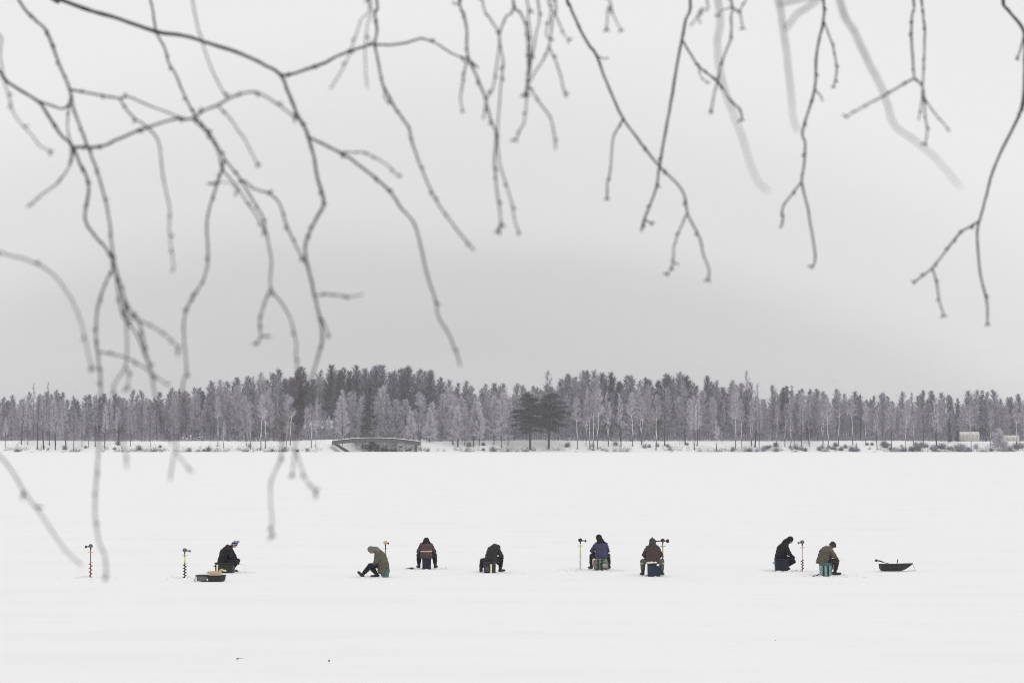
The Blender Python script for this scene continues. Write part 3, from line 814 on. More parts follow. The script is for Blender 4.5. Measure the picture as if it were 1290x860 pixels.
# ------------------------------------------------------------------ overhanging birch (foreground, real depth of field)
def catmull(pts, n=4):
    P = [pts[0]] + list(pts) + [pts[-1]]; out = []
    for i in range(1, len(P) - 2):
        for k in range(n):
            t = k / n
            out.append(tuple(0.5 * ((2 * P[i][j]) + (-P[i - 1][j] + P[i + 1][j]) * t + (2 * P[i - 1][j] - 5 * P[i][j] + 4 * P[i + 1][j] - P[i + 2][j]) * t * t + (-P[i - 1][j] + 3 * P[i][j] - 3 * P[i + 1][j] + P[i + 2][j]) * t ** 3) for j in range(len(P[0]))))
    out.append(tuple(P[-2])); return out
tree = empty('hanging_birch', (-3.4, 5.2, near_z(-3.4, 5.2)))
tag(tree, 'leafless birch at the near shore whose thin dark budded branches hang into view', 'tree')
TL = Vector(tree.location)
def strand(name, pts, d0, d1, w0, w1, parent, buds=True, head=None, seed=0, off=(0, 0)):
    """pts in photo pixels along the branch; d0->d1 its distance; w0->w1 its true width in photo pixels"""
    rr = random.Random(seed * 77 + len(pts) * 13 + int(pts[0][0]))
    wp = []
    n = len(pts)
    L = [0.0]
    for a, b in zip(pts[:-1], pts[1:]): L.append(L[-1] + math.hypot(a[0] - b[0], a[1] - b[1]))
    for i, p in enumerate(pts):
        t = L[i] / L[-1]; d = d0 + (d1 - d0) * t
        v = pix(p[0] + off[0], p[1] + off[1], d) - TL
        wp.append((v.x, v.y, v.z, (w0 + (w1 - w0) * t) * d / FPX / 2))
    if head:
        wp = [(h[0] - TL.x, h[1] - TL.y, h[2] - TL.z, h[3]) for h in head] + wp
    c = catmull(wp, 4)
    # fine kinks
    cc = []
    for i, q in enumerate(c):
        a = 0.00035 if (0 < i < len(c) - 1) else 0
        cc.append((q[0] + rr.gauss(0, a), q[1] + rr.gauss(0, a), q[2] + rr.gauss(0, a), max(q[3], 0.0005) * 1.25 * rr.uniform(0.9, 1.15)))
    bm = bmesh.new()
    tube(bm, [q[:3] for q in cc], [q[3] for q in cc], seg=6)
    if buds:
        acc = 0; side = 1; nxt = rr.uniform(0.02, 0.05)
        for a, b in zip(cc[:-1], cc[1:]):
            A_, B_ = Vector(a[:3]), Vector(b[:3]); acc += (B_ - A_).length
            if acc > nxt and b[3] < 0.0034 and d0 > 3.45:
                acc = 0; nxt = rr.uniform(0.03, 0.12); side = -side
                t = (B_ - A_).normalized(); s_ = Vector((t.z, 0, -t.x)) * side
                k = rr.choice([0, 0, 1, 1, 2])
                if k == 0: continue
                bl = 0.007 + 0.004 * k + rr.uniform(0, 0.005)
                tip = B_ + (t * 0.75 + s_ * 0.65).normalized() * bl
                r0 = b[3]
                tube(bm, [B_ - s_ * r0 * 0.2, (B_ + tip) / 2, tip], [r0 * 1.0 + 0.0004, 0.0019 + 0.0004 * k, 0.0005], seg=5)
                ell(bm, B_, (r0 * 1.5, r0 * 1.5, r0 * 1.9), sub=1)
    # paired buds and a small cone at the tip
    if d0 > 3.45 and rr.random() < 0.5:
        E = Vector(cc[-1][:3]); t = (E - Vector(cc[-3][:3])).normalized()
        for sg in (-1, 1):
            s_ = Vector((t.z, 0.3, -t.x)).normalized() * sg
            tip = E + (t * 0.9 + s_ * rr.uniform(0.3, 0.9)).normalized() * rr.uniform(0.009, 0.016)
            tube(bm, [E - t * 0.004, (E + tip) / 2, tip], [0.0012, 0.0026, 0.0006], seg=5)
    return bm_obj(name, bm, BARK_TWIG, parent, True)
# trunk and the limbs that carry the branches, above and left of the frame
bm = bmesh.new()
tube(bm, [(0, 0, -0.4), (0.04, 0, 1.2), (-0.03, 0.05, 3.0), (0.06, 0.02, 5.0), (0, 0, 7.5), (0.1, 0, 10)], [0.17, 0.15, 0.13, 0.105, 0.07, 0.02], seg=16)
bm_obj('trunk', bm, BARK_WHITE, tree, True)
tz = TL.z
def limb(pts, r0, r1):
    bm = bmesh.new(); c = catmull([(a - TL.x, b - TL.y, z_ - TL.z) for a, b, z_ in pts], 5)
    tube(bm, c, [r0 + (r1 - r0) * i / (len(c) - 1) for i in range(len(c))], seg=8)
    bm_obj('limb', bm, BARK_TWIG, tree, True)
LIMBS = {
 'far': [(-3.38, 5.2, tz + 2.6), (-2.4, 5.7, 6.25), (-1.4, 6.0, 6.35), (-0.3, 6.2, 6.3), (0.7, 6.2, 6.25), (1.8, 6.1, 6.1)],
 'mid': [(-3.4, 5.2, tz + 2.1), (-2.4, 4.9, 5.75), (-1.5, 4.7, 5.9), (-0.6, 4.7, 5.95), (0.4, 4.8, 5.85)],
 'near': [(-3.4, 5.15, tz + 2.3), (-2.2, 4.0, 5.7), (-0.9, 3.2, 5.6), (0.2, 2.9, 5.55), (0.9, 2.8, 5.4)]}
limb(LIMBS['far'], 0.035, 0.006); limb(LIMBS['mid'], 0.028, 0.005); limb(LIMBS['near'], 0.028, 0.005)
def near_limb(which, x):
    L = LIMBS[which]; X_ = [p[0] for p in L]
    return (float(np.interp(x, X_, [p[0] for p in L])), float(np.interp(x, X_, [p[1] for p in L])), float(np.interp(x, X_, [p[2] for p in L])))
def br(pts, d0, d1, w0, w1, which='far', twigs=(), label=None, back=0.15):
    p = pix(pts[0][0], pts[0][1], d0)
    h = near_limb(which, p.x - back)
    r0 = w0 * d0 / FPX / 2
    m_ = ((h[0] * .45 + p.x * .55), (h[1] * .45 + p.y * .55), (h[2] * .45 + p.z * .55) + 0.03)
    hd = [(*h, r0 * 1.3), (*m_, r0 * 1.15)]
    if pts[0][0] < 0 and pts[0][1] > 20:          # comes in from beyond the left edge
        q1 = pix(pts[0][0] - 70, pts[0][1] - 30 - (pts[1][1] - pts[0][1]) * .5, d0 * 1.01); q2 = pix(pts[0][0] - 150, pts[0][1] * 0.4 - 60, d0 * 1.05)
        h = near_limb(which, q2.x - 0.1)
        hd = [(*h, r0 * 1.5), (*q2, r0 * 1.3), (*q1, r0 * 1.15)]
    o = strand('branch', pts, d0, d1, w0, w1, tree, head=hd, seed=1)
    if label: o['label'] = label
    def dense(P_, a_, b_):
        out = []; Ls_ = [0.0]
        for p_, q_ in zip(P_[:-1], P_[1:]): Ls_.append(Ls_[-1] + math.hypot(p_[0] - q_[0], p_[1] - q_[1]))
        for j in range(len(P_) - 1):
            for k in range(8):
                f_ = k / 8; out.append((P_[j][0] + (P_[j + 1][0] - P_[j][0]) * f_, P_[j][1] + (P_[j + 1][1] - P_[j][1]) * f_, a_ + (b_ - a_) * (Ls_[j] + (Ls_[j + 1] - Ls_[j]) * f_) / Ls_[-1]))
        out.append((*P_[-1], b_)); return out
    carried = dense(pts, d0, d1)
    for i, tw in enumerate(twigs):
        tp_, ta, tb, u0, u1 = tw
        near_ = min(carried, key=lambda c_: math.hypot(c_[0] - tp_[0][0], c_[1] - tp_[0][1]))
        tb += (near_[2] - ta) * 0.6; ta = near_[2]
        if math.hypot(near_[0] - tp_[0][0], near_[1] - tp_[0][1]) > 1.5: tp_ = [near_[:2]] + list(tp_)
        carried += dense(tp_, ta, tb)
        strand('twig', tp_, ta, tb, u0, u1, o, seed=i + 2)
    return o
# 1: the long dark arching branch at upper left
br([(52, -12), (70, -3), (100, 9), (122, 16), (150, 24), (197, 40), (232, 45), (257, 53), (290, 63), (315, 73), (335, 83), (352, 93), (362, 113), (374, 143), (386, 165), (388, 172), (396, 200), (400, 225), (408, 255), (396, 280), (386, 302), (385, 322), (390, 345), (396, 372), (403, 400), (406, 429), (399, 455), (388, 488), (372, 507), (362, 520), (357, 543), (354, 576), (341, 610), (342, 647), (343, 673)],
   6.2, 3.6, 4.6, 1.6, 'far', [
   ([(352, 93), (362, 95), (390, 86), (410, 79), (427, 70), (440, 65), (455, 60), (470, 56), (490, 57), (512, 54), (530, 49), (548, 54), (570, 68), (590, 75), (603, 86)], 5.7, 6.0, 3.2, 1.6),
   ([(388, 172), (410, 183), (430, 193), (455, 210), (490, 240), (505, 262), (521, 280), (530, 310), (539, 350), (548, 375), (552, 398), (565, 420), (575, 445), (580, 460)], 5.3, 4.4, 2.9, 1.9),
   ([(430, 193), (455, 192), (475, 200), (490, 210), (504, 224)], 5.2, 4.4, 1.8, 1.5),
   ([(397, 372), (420, 371), (437, 374), (457, 371)], 4.5, 3.9, 1.8, 1.4),
   ([(403, 398), (410, 412), (415, 424)], 4.3, 4.2, 1.8, 1.6)], 'longest dark arching branch, from the upper left edge down to the ice', back=0.9)
# 2: its steep fork
br([(186, -20), (192, 10), (197, 40), (207, 60), (213, 80), (222, 95), (230, 115), (245, 145), (262, 165), (275, 185), (283, 200), (300, 222), (308, 235), (320, 255), (330, 272), (335, 290), (338, 305), (342, 330), (341, 363), (354, 380), (366, 402), (373, 432), (373, 452), (377, 475), (378, 494), (376, 524), (372, 563), (368, 598)],
   5.9, 3.7, 2.2, 1.7, 'far', [
   ([(341, 363), (332, 385), (327, 410), (329, 423), (324, 432)], 4.7, 4.3, 2.2, 1.8),
   ([(328, 424), (342, 424)], 4.3, 4.2, 1.6, 1.2),
   ([(373, 569), (386, 605), (398, 618)], 3.9, 3.6, 1.8, 1.5),
   ([(243, 150), (258, 165), (274, 190), (280, 213), (296, 232), (312, 256), (325, 275), (333, 292)], 5.4, 4.8, 2.0, 1.6),
   ([(308, 228), (320, 238), (338, 243), (352, 256), (361, 284), (377, 318), (388, 338), (396, 369)], 5.1, 4.5, 2.2, 1.8),
   ([(283, 200), (275, 228), (262, 270), (261, 300), (262, 330), (255, 355), (238, 383), (232, 403), (232, 431), (235, 466), (231, 482), (230, 510), (236, 528), (225, 548), (220, 569), (214, 605)], 5.2, 3.6, 2.6, 1.6),
   ([(220, 567), (231, 582), (243, 595)], 3.7, 3.5, 1.6, 1.4),
   ([(262, 231), (275, 230), (290, 231), (299, 240)], 4.5, 4.3, 1.3, 0.9)], 'steep branch forking below the arching one')
# 3
br([(20, -6), (43, 24), (59, 40), (73, 77), (88, 113), (92, 135), (105, 170), (115, 195), (122, 215), (132, 250), (138, 280), (141, 310), (145, 335), (152, 360), (158, 390), (160, 430), (158, 461), (143, 487), (151, 512), (153, 543), (157, 569), (160, 589)],
   5.6, 3.5, 2.9, 1.6, 'mid', [
   ([(88, 113), (120, 119), (150, 124), (162, 122), (190, 134), (225, 147), (240, 150)], 5.5, 4.9, 2.6, 1.6),
   ([(150, 124), (165, 145), (187, 162), (200, 180), (204, 215), (209, 240), (214, 265), (213, 290), (216, 315), (219, 338)], 5.2, 4.2, 2.2, 1.4),
   ([(152, 360), (160, 385), (176, 408), (184, 446), (190, 466), (194, 490), (202, 528), (210, 548), (217, 559)], 4.5, 3.8, 2.6, 1.8),
   ([(163, 398), (179, 405), (196, 414), (212, 425), (225, 438)], 4.3, 3.7, 1.9, 1.5),
   ([(158, 461), (162, 470), (161, 487)], 4.2, 4.0, 1.8, 1.4),
   ([(145, 335), (150, 375), (156, 400), (172, 420), (180, 440), (188, 462)], 4.5, 4.1, 2.2, 1.8)])
# 4
br([(-8, 84), (10, 104), (47, 127), (60, 145), (77, 170), (92, 185), (100, 205), (108, 220), (112, 240), (107, 275), (118, 295), (135, 315), (143, 335), (135, 352), (128, 370), (122, 395), (121, 430), (123, 445), (126, 470), (127, 490), (127, 510), (125, 540), (124, 570), (120, 620), (120, 650), (124, 680), (132, 700), (134, 730)],
   5.6, 3.3, 3.2, 1.9, 'mid', [
   ([(47, 127), (65, 133), (80, 137), (88, 128), (89, 118)], 5.5, 5.5, 2.6, 2.0),
   ([(92, 185), (110, 186), (130, 184), (150, 175), (185, 161), (220, 150), (240, 150), (255, 140), (275, 132), (287, 125), (305, 118), (320, 116), (335, 122), (355, 135), (372, 148)], 5.3, 4.4, 3.0, 1.9),
   ([(92, 190), (90, 203), (84, 215), (70, 233), (55, 243), (41, 256)], 5.0, 4.3, 2.0, 1.7),
   ([(123, 443), (143, 446), (160, 451), (179, 461), (195, 473), (210, 484)], 4.1, 3.7, 1.9, 1.4),
   ([(275, 134), (290, 150), (300, 165), (308, 175), (318, 195), (325, 207)], 4.8, 4.4, 1.8, 1.4),
   ([(88, 128), (85, 160), (89, 180), (90, 200)], 5.4, 4.6, 1.7, 1.5)])
br([(-4, 40), (0, 64), (4, 95), (12, 125), (20, 148), (40, 170), (50, 183), (63, 191)], 4.7, 4.3, 1.6, 1.4, 'mid')
br([(246, 20), (253, 45), (260, 70), (275, 105), (287, 125)], 4.6, 4.6, 1.6, 1.6, 'mid')
br([(-6, 315), (30, 326), (60, 340), (85, 368), (100, 400), (108, 430), (115, 462)], 3.9, 3.6, 2.0, 1.4, 'near', label='pale blurred branch curving in from the left edge')
br([(-8, 568), (15, 594), (30, 618), (50, 645), (70, 675), (85, 695), (103, 712)], 3.6, 3.4, 1.9, 1.6, 'near', label='pale blurred branch at the lower left edge')
# top middle clusters
br([(464, -5), (455, 25), (445, 55), (440, 70), (430, 90), (416, 112)], 4.9, 4.5, 1.5, 1.5, 'mid')
br([(466, -5), (463, 30), (460, 60), (461, 90), (463, 112)], 4.7, 4.5, 1.5, 1.3, 'mid')
br([(474, -5), (472, 15), (475, 38), (472, 55), (476, 75), (482, 105), (488, 118), (500, 140), (515, 160), (518, 175), (530, 210), (548, 250), (565, 275), (580, 295), (597, 315)], 5.8, 4.3, 2.6, 1.8, 'far',
   [([(482, 105), (486, 125), (492, 132)], 5, 4.8, 1.5, 1.2)])
br([(577, -5), (583, 15), (588, 38), (589, 69), (600, 96), (611, 123), (619, 153), (625, 169), (623, 203), (625, 230), (629, 261), (632, 284)], 5.6, 4.6, 2.6, 1.8, 'far',
   [([(589, 69), (585, 92), (580, 123), (583, 140)], 5.2, 4.8, 1.9, 1.7), ([(581, 0), (576, 6), (570, 3)], 5.3, 5.2, 2, 1.5), ([(632, 280), (628, 289)], 4.6, 4.6, 2, 1.5)])
br([(606, -5), (617, 23), (629, 46), (625, 88), (621, 111), (613, 125), (609, 150)], 5.4, 4.8, 1.9, 1.7, 'far')
br([(646, -6), (637, 22), (629, 46), (634, 77), (631, 107), (627, 165), (630, 207), (644, 253), (648, 276), (655, 295)], 5.4, 4.6, 2.0, 1.6, 'far')
br([(645, -5), (655, 15), (663, 35), (665, 69), (665, 100), (661, 123)], 5.6, 5.0, 2.2, 1.8, 'far',
   [([(665, 107), (680, 130), (690, 143), (695, 153), (699, 175), (700, 188)], 5.0, 4.7, 1.9, 1.7)])
br([(677, -5), (675, 46), (669, 77), (665, 107), (661, 150), (656, 162), (650, 176)], 5.4, 4.8, 2.0, 1.6, 'far')
br([(663, -6), (665, 20), (668, 46), (667, 90), (663, 118)], 5.0, 4.8, 2.0, 1.6, 'far')
br([(699, -5), (696, 23), (692, 57), (684, 76), (676, 88), (667, 104)], 5.5, 5.0, 2.0, 1.6, 'far',
   [([(692, 60), (699, 75), (705, 92), (709, 108), (713, 123)], 5.2, 4.9, 1.8, 1.6), ([(697, 14), (707, 35), (711, 44), (717, 50)], 5.4, 5.2, 1.7, 1.2), ([(690, 0), (694, 15), (688, 40), (692, 50)], 5.2, 5.2, 1.7, 1.3)])
br([(713, -6), (717, 5), (726, 27), (740, 54), (751, 69), (761, 96), (774, 126), (785, 150), (807, 180), (830, 209), (859, 239), (866, 268), (874, 285), (882, 301), (886, 320), (893, 339), (892, 352)], 6.6, 5.4, 3.2, 1.9, 'far',
   [([(785, 150), (776, 166), (772, 176), (769, 215), (765, 232), (765, 250)], 6.0, 5.6, 2.0, 1.8), ([(866, 268), (857, 288), (849, 310), (848, 331), (841, 345)], 5.8, 5.5, 1.9, 1.5),
    ([(751, 70), (760, 74), (767, 73)], 6.3, 6.2, 1.5, 1.1), ([(848, 331), (855, 333)], 5.5, 5.5, 1.9, 1.5)])
br([(767, -5), (766, 10), (765, 24), (764, 37)], 5.2, 5.1, 1.8, 1.4, 'far', [([(767, 8), (774, 22), (782, 38)], 5.1, 5.0, 1.6, 1.2)])
br([(869, -5), (864, 25), (859, 50), (853, 80), (845, 130), (838, 167), (831, 209), (826, 239), (812, 276), (808, 291)], 6.6, 5.8, 2.9, 2.2, 'far',
   [([(859, 50), (870, 68), (880, 84), (892, 93), (905, 105), (922, 128), (932, 138), (935, 151)], 6.0, 5.5, 2.0, 2.0), ([(812, 277), (820, 281)], 5.8, 5.8, 2.2, 1.5), ([(880, 86), (884, 98), (892, 104)], 5.2, 5, 1.3, 1.0)])
br([(889, -6), (884, 12), (878, 22), (870, 33)], 5.2, 5.0, 1.9, 1.5, 'far', [([(884, 10), (880, 20), (882, 28)], 5.1, 5.0, 1.6, 1.2)])
br([(920, -5), (921, 20), (921, 46), (915, 64), (909, 80), (903, 105), (899, 122), (896, 141)], 6.0, 5.4, 2.2, 1.7, 'far',
   [([(921, 8), (932, 17), (934, 27), (936, 36)], 5.8, 5.5, 1.7, 1.4), ([(940, -4), (932, 14)], 5.6, 5.6, 1.5, 1.4), ([(921, 10), (910, 13), (904, 20)], 5.6, 5.5, 1.4, 1.0)])
# two strongly blurred ones, closest to the lens
br([(903, -6), (904, 50), (907, 92), (920, 134), (931, 163), (941, 193), (953, 226), (968, 241)], 3.0, 2.8, 3.0, 1.5, 'near', label='strongly blurred branch hanging close to the lens right of centre')
br([(979, -6), (985, 25), (990, 61), (996, 112), (999, 148), (1005, 166)], 3.1, 2.9, 3.2, 1.7, 'near', [([(1033, -5), (1018, 9), (1004, 18), (991, 36)], 3.1, 3.0, 2.6, 2.6)])
br([(1056, -6), (1076, 39), (1092, 75), (1112, 114), (1126, 156), (1145, 172), (1165, 187), (1188, 210), (1210, 236)], 3.0, 2.8, 3.6, 1.3, 'near', label='strongly blurred slanting branch crossing the upper right sky')
br([(1037, -6), (1037, 26), (1032, 50), (1028, 75), (1026, 114), (1011, 165), (1014, 179), (1013, 209), (1010, 229), (1018, 264), (1027, 323), (1023, 336)], 6.6, 5.8, 2.6, 2.0, 'far',
   [([(1010, 229), (997, 246), (986, 261), (986, 278), (983, 287)], 6.0, 5.8, 2.0, 2.0), ([(1037, 26), (1044, 44), (1050, 61), (1054, 89), (1050, 109)], 6.2, 5.9, 2.0, 1.7), ([(1027, 113), (1033, 120), (1037, 128)], 5.6, 5.5, 1.4, 1.0)])
br([(1150, -6), (1149, 20), (1148, 50), (1150, 75), (1152, 98), (1162, 109), (1165, 140), (1168, 165), (1166, 181)], 6.4, 5.4, 2.6, 1.5, 'far',
   [([(1152, 98), (1135, 108), (1115, 120), (1090, 133), (1066, 147)], 6.0, 4.9, 2.2, 1.7)])
br([(1160, -6), (1163, 20), (1165, 42), (1164, 75), (1162, 117), (1160, 135), (1157, 152)], 6.6, 5.6, 2.4, 1.3, 'far', [([(1163, 124), (1172, 135), (1179, 145), (1188, 155), (1196, 166)], 5.6, 5.0, 1.7, 1.4)])
br([(1263, -6), (1271, 14), (1289, 38), (1291, 75), (1290, 112), (1284, 145), (1263, 187), (1250, 218), (1243, 245), (1234, 278), (1231, 298), (1235, 345), (1243, 379), (1244, 407)], 6.9, 6.0, 3.4, 1.9, 'far',
   [([(1234, 278), (1222, 286), (1211, 292), (1194, 313), (1175, 337), (1164, 346), (1152, 355)], 6.3, 5.9, 2.3, 1.6), ([(1175, 337), (1180, 358), (1184, 381), (1189, 397)], 6.0, 5.8, 1.9, 1.6),
    ([(1290, 45), (1286, 60), (1282, 75)], 6.2, 6.0, 2.2, 1.5), ([(1291, 100), (1291, 130), (1285, 143)], 6.2, 6.1, 2.2, 1.7)])

# ------------------------------------------------------------------ people
def remesh(bm, vox, smooth=3, fold=0.0, fs=9.0, seed=0.0, mat_=None, name='m', parent=None):
    me = bpy.data.meshes.new('tmp'); bm.to_mesh(me); bm.free()
    o = bpy.data.objects.new('tmp', me); COL.objects.link(o)
    md = o.modifiers.new('r', 'REMESH'); md.mode = 'VOXEL'; md.voxel_size = vox; md.use_smooth_shade = True
    if smooth:
        s = o.modifiers.new('s', 'SMOOTH'); s.iterations = smooth; s.factor = 0.5
    dg = bpy.context.evaluated_depsgraph_get()
    e = o.evaluated_get(dg)
    nm = bpy.data.meshes.new_from_object(e)
    bpy.data.objects.remove(o)
    if fold > 0:
        nrm = [v.normal.copy() for v in nm.vertices]
        for v, nn in zip(nm.vertices, nrm):
            c = v.co
            q = noise.noise(Vector((c.x * fs, c.y * fs, c.z * fs * 2.2 + seed))) + 0.5 * noise.noise(Vector((c.x * fs * 2.3, c.y * fs * 2.3, c.z * fs * 3 + seed)))
            q = abs(q) * 2 - 0.6
            v.co = c + nn * fold * q
    nm.shade_smooth(); nm.materials.clear(); nm.materials.append(mat_)
    nm.name = name
    return link(name, nm, parent)
def chain(bm, pts, rad, n=8, sub=2):
    """overlapping ellipsoids along a path; rad entries are r or (rx,ry,rz)"""
    for i in range(len(pts) - 1):
        a, b = Vector(pts[i]), Vector(pts[i + 1])
        ra = rad[i] if hasattr(rad[i], '__len__') else (rad[i],) * 3
        rb = rad[i + 1] if hasattr(rad[i + 1], '__len__') else (rad[i + 1],) * 3
        for k in range(n + 1):
            t = k / n
            ell(bm, a.lerp(b, t), [ra[j] * (1 - t) + rb[j] * t for j in range(3)], sub=sub)
def ik(a, b, l1, l2, pole):
    a, b = Vector(a), Vector(b); d = b - a; D_ = min(d.length, (l1 + l2) * 0.995); dn = d.normalized()
    b = a + dn * D_
    x_ = (l1 * l1 - l2 * l2 + D_ * D_) / (2 * D_)
    h_ = math.sqrt(max(0, l1 * l1 - x_ * x_))
    p = Vector(pole) - dn * Vector(pole).dot(dn); p.normalize()
    return a + dn * x_ + p * h_, b
M_SKIN = mat('skin', (0.50, 0.30, 0.24), rough=0.6, noise_amt=0.08)
M_BOOT = mat('boot_rubber', (0.022, 0.022, 0.024), rough=0.6, noise_amt=0.2)
M_BLACKCLOTH = mat('black_cloth', (0.014, 0.014, 0.018), noise_amt=0.3, noise_scale=10, bump=0.3)
M_BLACK = mat('black_plastic', (0.02, 0.02, 0.022), rough=0.5, noise_amt=0.2)
M_EYE = mat('eye', (0.02, 0.02, 0.02), rough=0.2, noise_amt=0)
M_REFLECT = mat('reflective_tape', (0.80, 0.80, 0.74), noise_amt=0.03)
M_LINE = mat('fishing_rod_blank', (0.06, 0.06, 0.06), rough=0.5)
def cloth(nm, c): return mat(nm, c, noise_amt=0.22, noise_scale=9, bump=0.35)

def person(px, py, rz, label, jacket, trouser, hs=0.40, bend=(12, 30, 50), knees=(0.24, 0.24), feet=((-0.24, 0.44), (0.24, 0.44)), bulk=1.0,
           hands=((-0.09, 0.50, 0.52), (0.09, 0.46, 0.50)), hat='beanie', hatm=None, hemlow=0.0, side=0.0, toe_up=(0, 0), headyaw=0, glovem=None, hood_down=False, headside=0.0, pole_out=(0.55, 0.55), seed=1.0):
    base = ground(px, py)
    a1, a2, a3 = [R(v) for v in bend]
    pel = Vector((0, 0, hs + 0.10))
    def step(p, a, l, sd): return p + Vector((sd, math.sin(a) * l, math.cos(a) * l))
    waist = step(pel, a1 * 0.6, 0.16, side * .2)
    chest = step(waist, a1, 0.19, side * .4)
    shl = step(chest, a2, 0.17, side * .4)
    neck = step(shl, a3 * 0.9, 0.07, headside * .3)
    head = step(neck, a3, 0.15, headside * .7)
    # --- the body: one continuous figure
    bm = bmesh.new()
    chain(bm, [pel, waist, chest, shl, neck, head], [(0.15, 0.11, 0.11), (0.13, 0.10, 0.1), (0.15, 0.11, 0.12), (0.13, 0.08, 0.09), 0.052, (0.07, 0.085, 0.09)], n=6)
    hf = Vector((0, math.cos(a3 * .8), -math.sin(a3 * .8)))      # face direction
    hu = Vector((0, math.sin(a3 * .8), math.cos(a3 * .8)))
    if headyaw: hf = Matrix.Rotation(R(headyaw), 3, 'Z') @ hf
    hr_ = hf.cross(hu).normalized()
    ell(bm, head + hu * 0.02, (0.078, 0.092, 0.10)); ell(bm, head - hu * 0.055 + hf * 0.035, (0.05, 0.05, 0.05))
    ell(bm, head + hf * 0.10 - hu * 0.01, (0.014, 0.018, 0.02)); ell(bm, head + hf * 0.088 - hu * 0.05, (0.022, 0.01, 0.01))
    for s in (-1, 1): ell(bm, head + hr_ * 0.083 * s - hu * 0.005, (0.012, 0.02, 0.03))
    arms = []; legs = []
    for i, s in enumerate((-1, 1)):
        sh = shl + Vector((s * 0.160, -0.015, -0.055)); hd = Vector(hands[i])
        el_, wr = ik(sh, hd, 0.29, 0.25, (s * (pole_out[i] + 0.35), -0.35, -0.45)); arms.append((sh, el_, wr))
        chain(bm, [sh, el_, wr], [0.05, 0.042, 0.028], n=7)
        hp = pel + Vector((s * 0.10, 0.02, -0.01)); an = Vector((feet[i][0], feet[i][1], 0.10))
        kn, an2 = ik(hp, an, 0.43, 0.41, (s * (knees[i] - 0.1) * 1.2, 0.8, 0.9)); legs.append((hp, kn, an))
        chain(bm, [hp, kn, an], [0.075, 0.052, 0.04], n=7)
        # hand: palm, four unequal curled fingers, thumb leaving the side of the palm
        fd = (wr - el_).normalized(); fd = (fd + Vector((0, 0.3, -0.2))).normalized(); sd_ = fd.cross(Vector((0, 0, 1))).normalized(); dn_ = sd_.cross(fd).normalized() * -1
        if dn_.z > 0: dn_ = -dn_
        pc = wr + fd * 0.045
        chain(bm, [wr, pc + fd * 0.03], [(0.03, 0.03, 0.02), (0.036, 0.036, 0.018)], n=3)
        for k, fl in enumerate((0.062, 0.072, 0.068, 0.052)):
            b0 = pc + fd * 0.035 + sd_ * (k - 1.5) * 0.021
            b1 = b0 + fd * fl * 0.45 + dn_ * fl * 0.15; b2 = b1 + fd * fl * 0.12 + dn_ * fl * 0.35; b3 = b2 - fd * fl * 0.2 + dn_ * fl * 0.12
            chain(bm, [b0, b1, b2, b3], [0.0095, 0.009, 0.0085, 0.008], n=3, sub=1)
        t0 = pc - sd_ * s * 0.028; chain(bm, [t0, t0 - sd_ * s * 0.025 + fd * 0.02 + dn_ * .01, t0 - sd_ * s * 0.02 + fd * 0.05 + dn_ * 0.025], [0.012, 0.010, 0.009], n=3, sub=1)
    body = remesh(bm, 0.009, 1, 0, mat_=M_SKIN, name='person')
    body.location = base; body.rotation_euler = (0, 0, rz); body.scale = (0.95, 0.95, 0.91)
    tag(body, label, 'person')
    for s in (-1, 1):
        b2 = bmesh.new(); ell(b2, head + hf * 0.086 + hr_ * 0.03 * s + hu * 0.02, (0.011, 0.011, 0.011), sub=2); bm_obj('eye', b2, M_EYE, body, True)
    # --- jacket
    bm = bmesh.new(); k = bulk
    hem = pel + Vector((0, -0.04, -0.06 - hemlow))
    chain(bm, [hem, pel + Vector((0, -0.01, 0.05)), waist, chest, shl], [(0.215 * k, 0.17 * k, 0.06), (0.225 * k, 0.18 * k, 0.09), (0.22 * k, 0.165 * k, 0.10), (0.205 * k, 0.165 * k, 0.12), (0.135 * k, 0.115 * k, 0.08)], n=9)
    chain(bm, [shl, neck, neck.lerp(head, 0.48)], [(0.12 * k, 0.10 * k, 0.07), (0.098, 0.095, 0.05), (0.092, 0.095, 0.035)], n=6)
    for sh, el_, wr in arms:
        chain(bm, [neck - Vector((0, 0.01, 0.02)), sh], [0.075, 0.082 * k], n=7)
        chain(bm, [sh, el_, wr - (wr - el_).normalized() * 0.02], [0.088 * k, 0.078 * k, 0.052], n=9)
    if hood_down: chain(bm, [neck + Vector((-0.07, -0.07, 0.0)), neck + Vector((0, -0.10, 0.015)), neck + Vector((0.07, -0.07, 0.0))], [0.055, 0.065, 0.055], n=4)
    jk = remesh(bm, 0.012, 2, 0.018, 8.5, seed, jacket, 'jacket', body)
    # --- trousers
    bm = bmesh.new()
    for i, (hp, kn, an) in enumerate(legs):
        chain(bm, [pel + Vector((0, 0.01, -0.02)), hp, kn, an + (kn - an).normalized() * 0.13], [(0.16, 0.13, 0.085), (0.118, 0.115, 0.10), 0.100, 0.082], n=9)
    tr = remesh(bm, 0.012, 3, 0.009, 10, seed + 5, trouser, 'trousers', body)
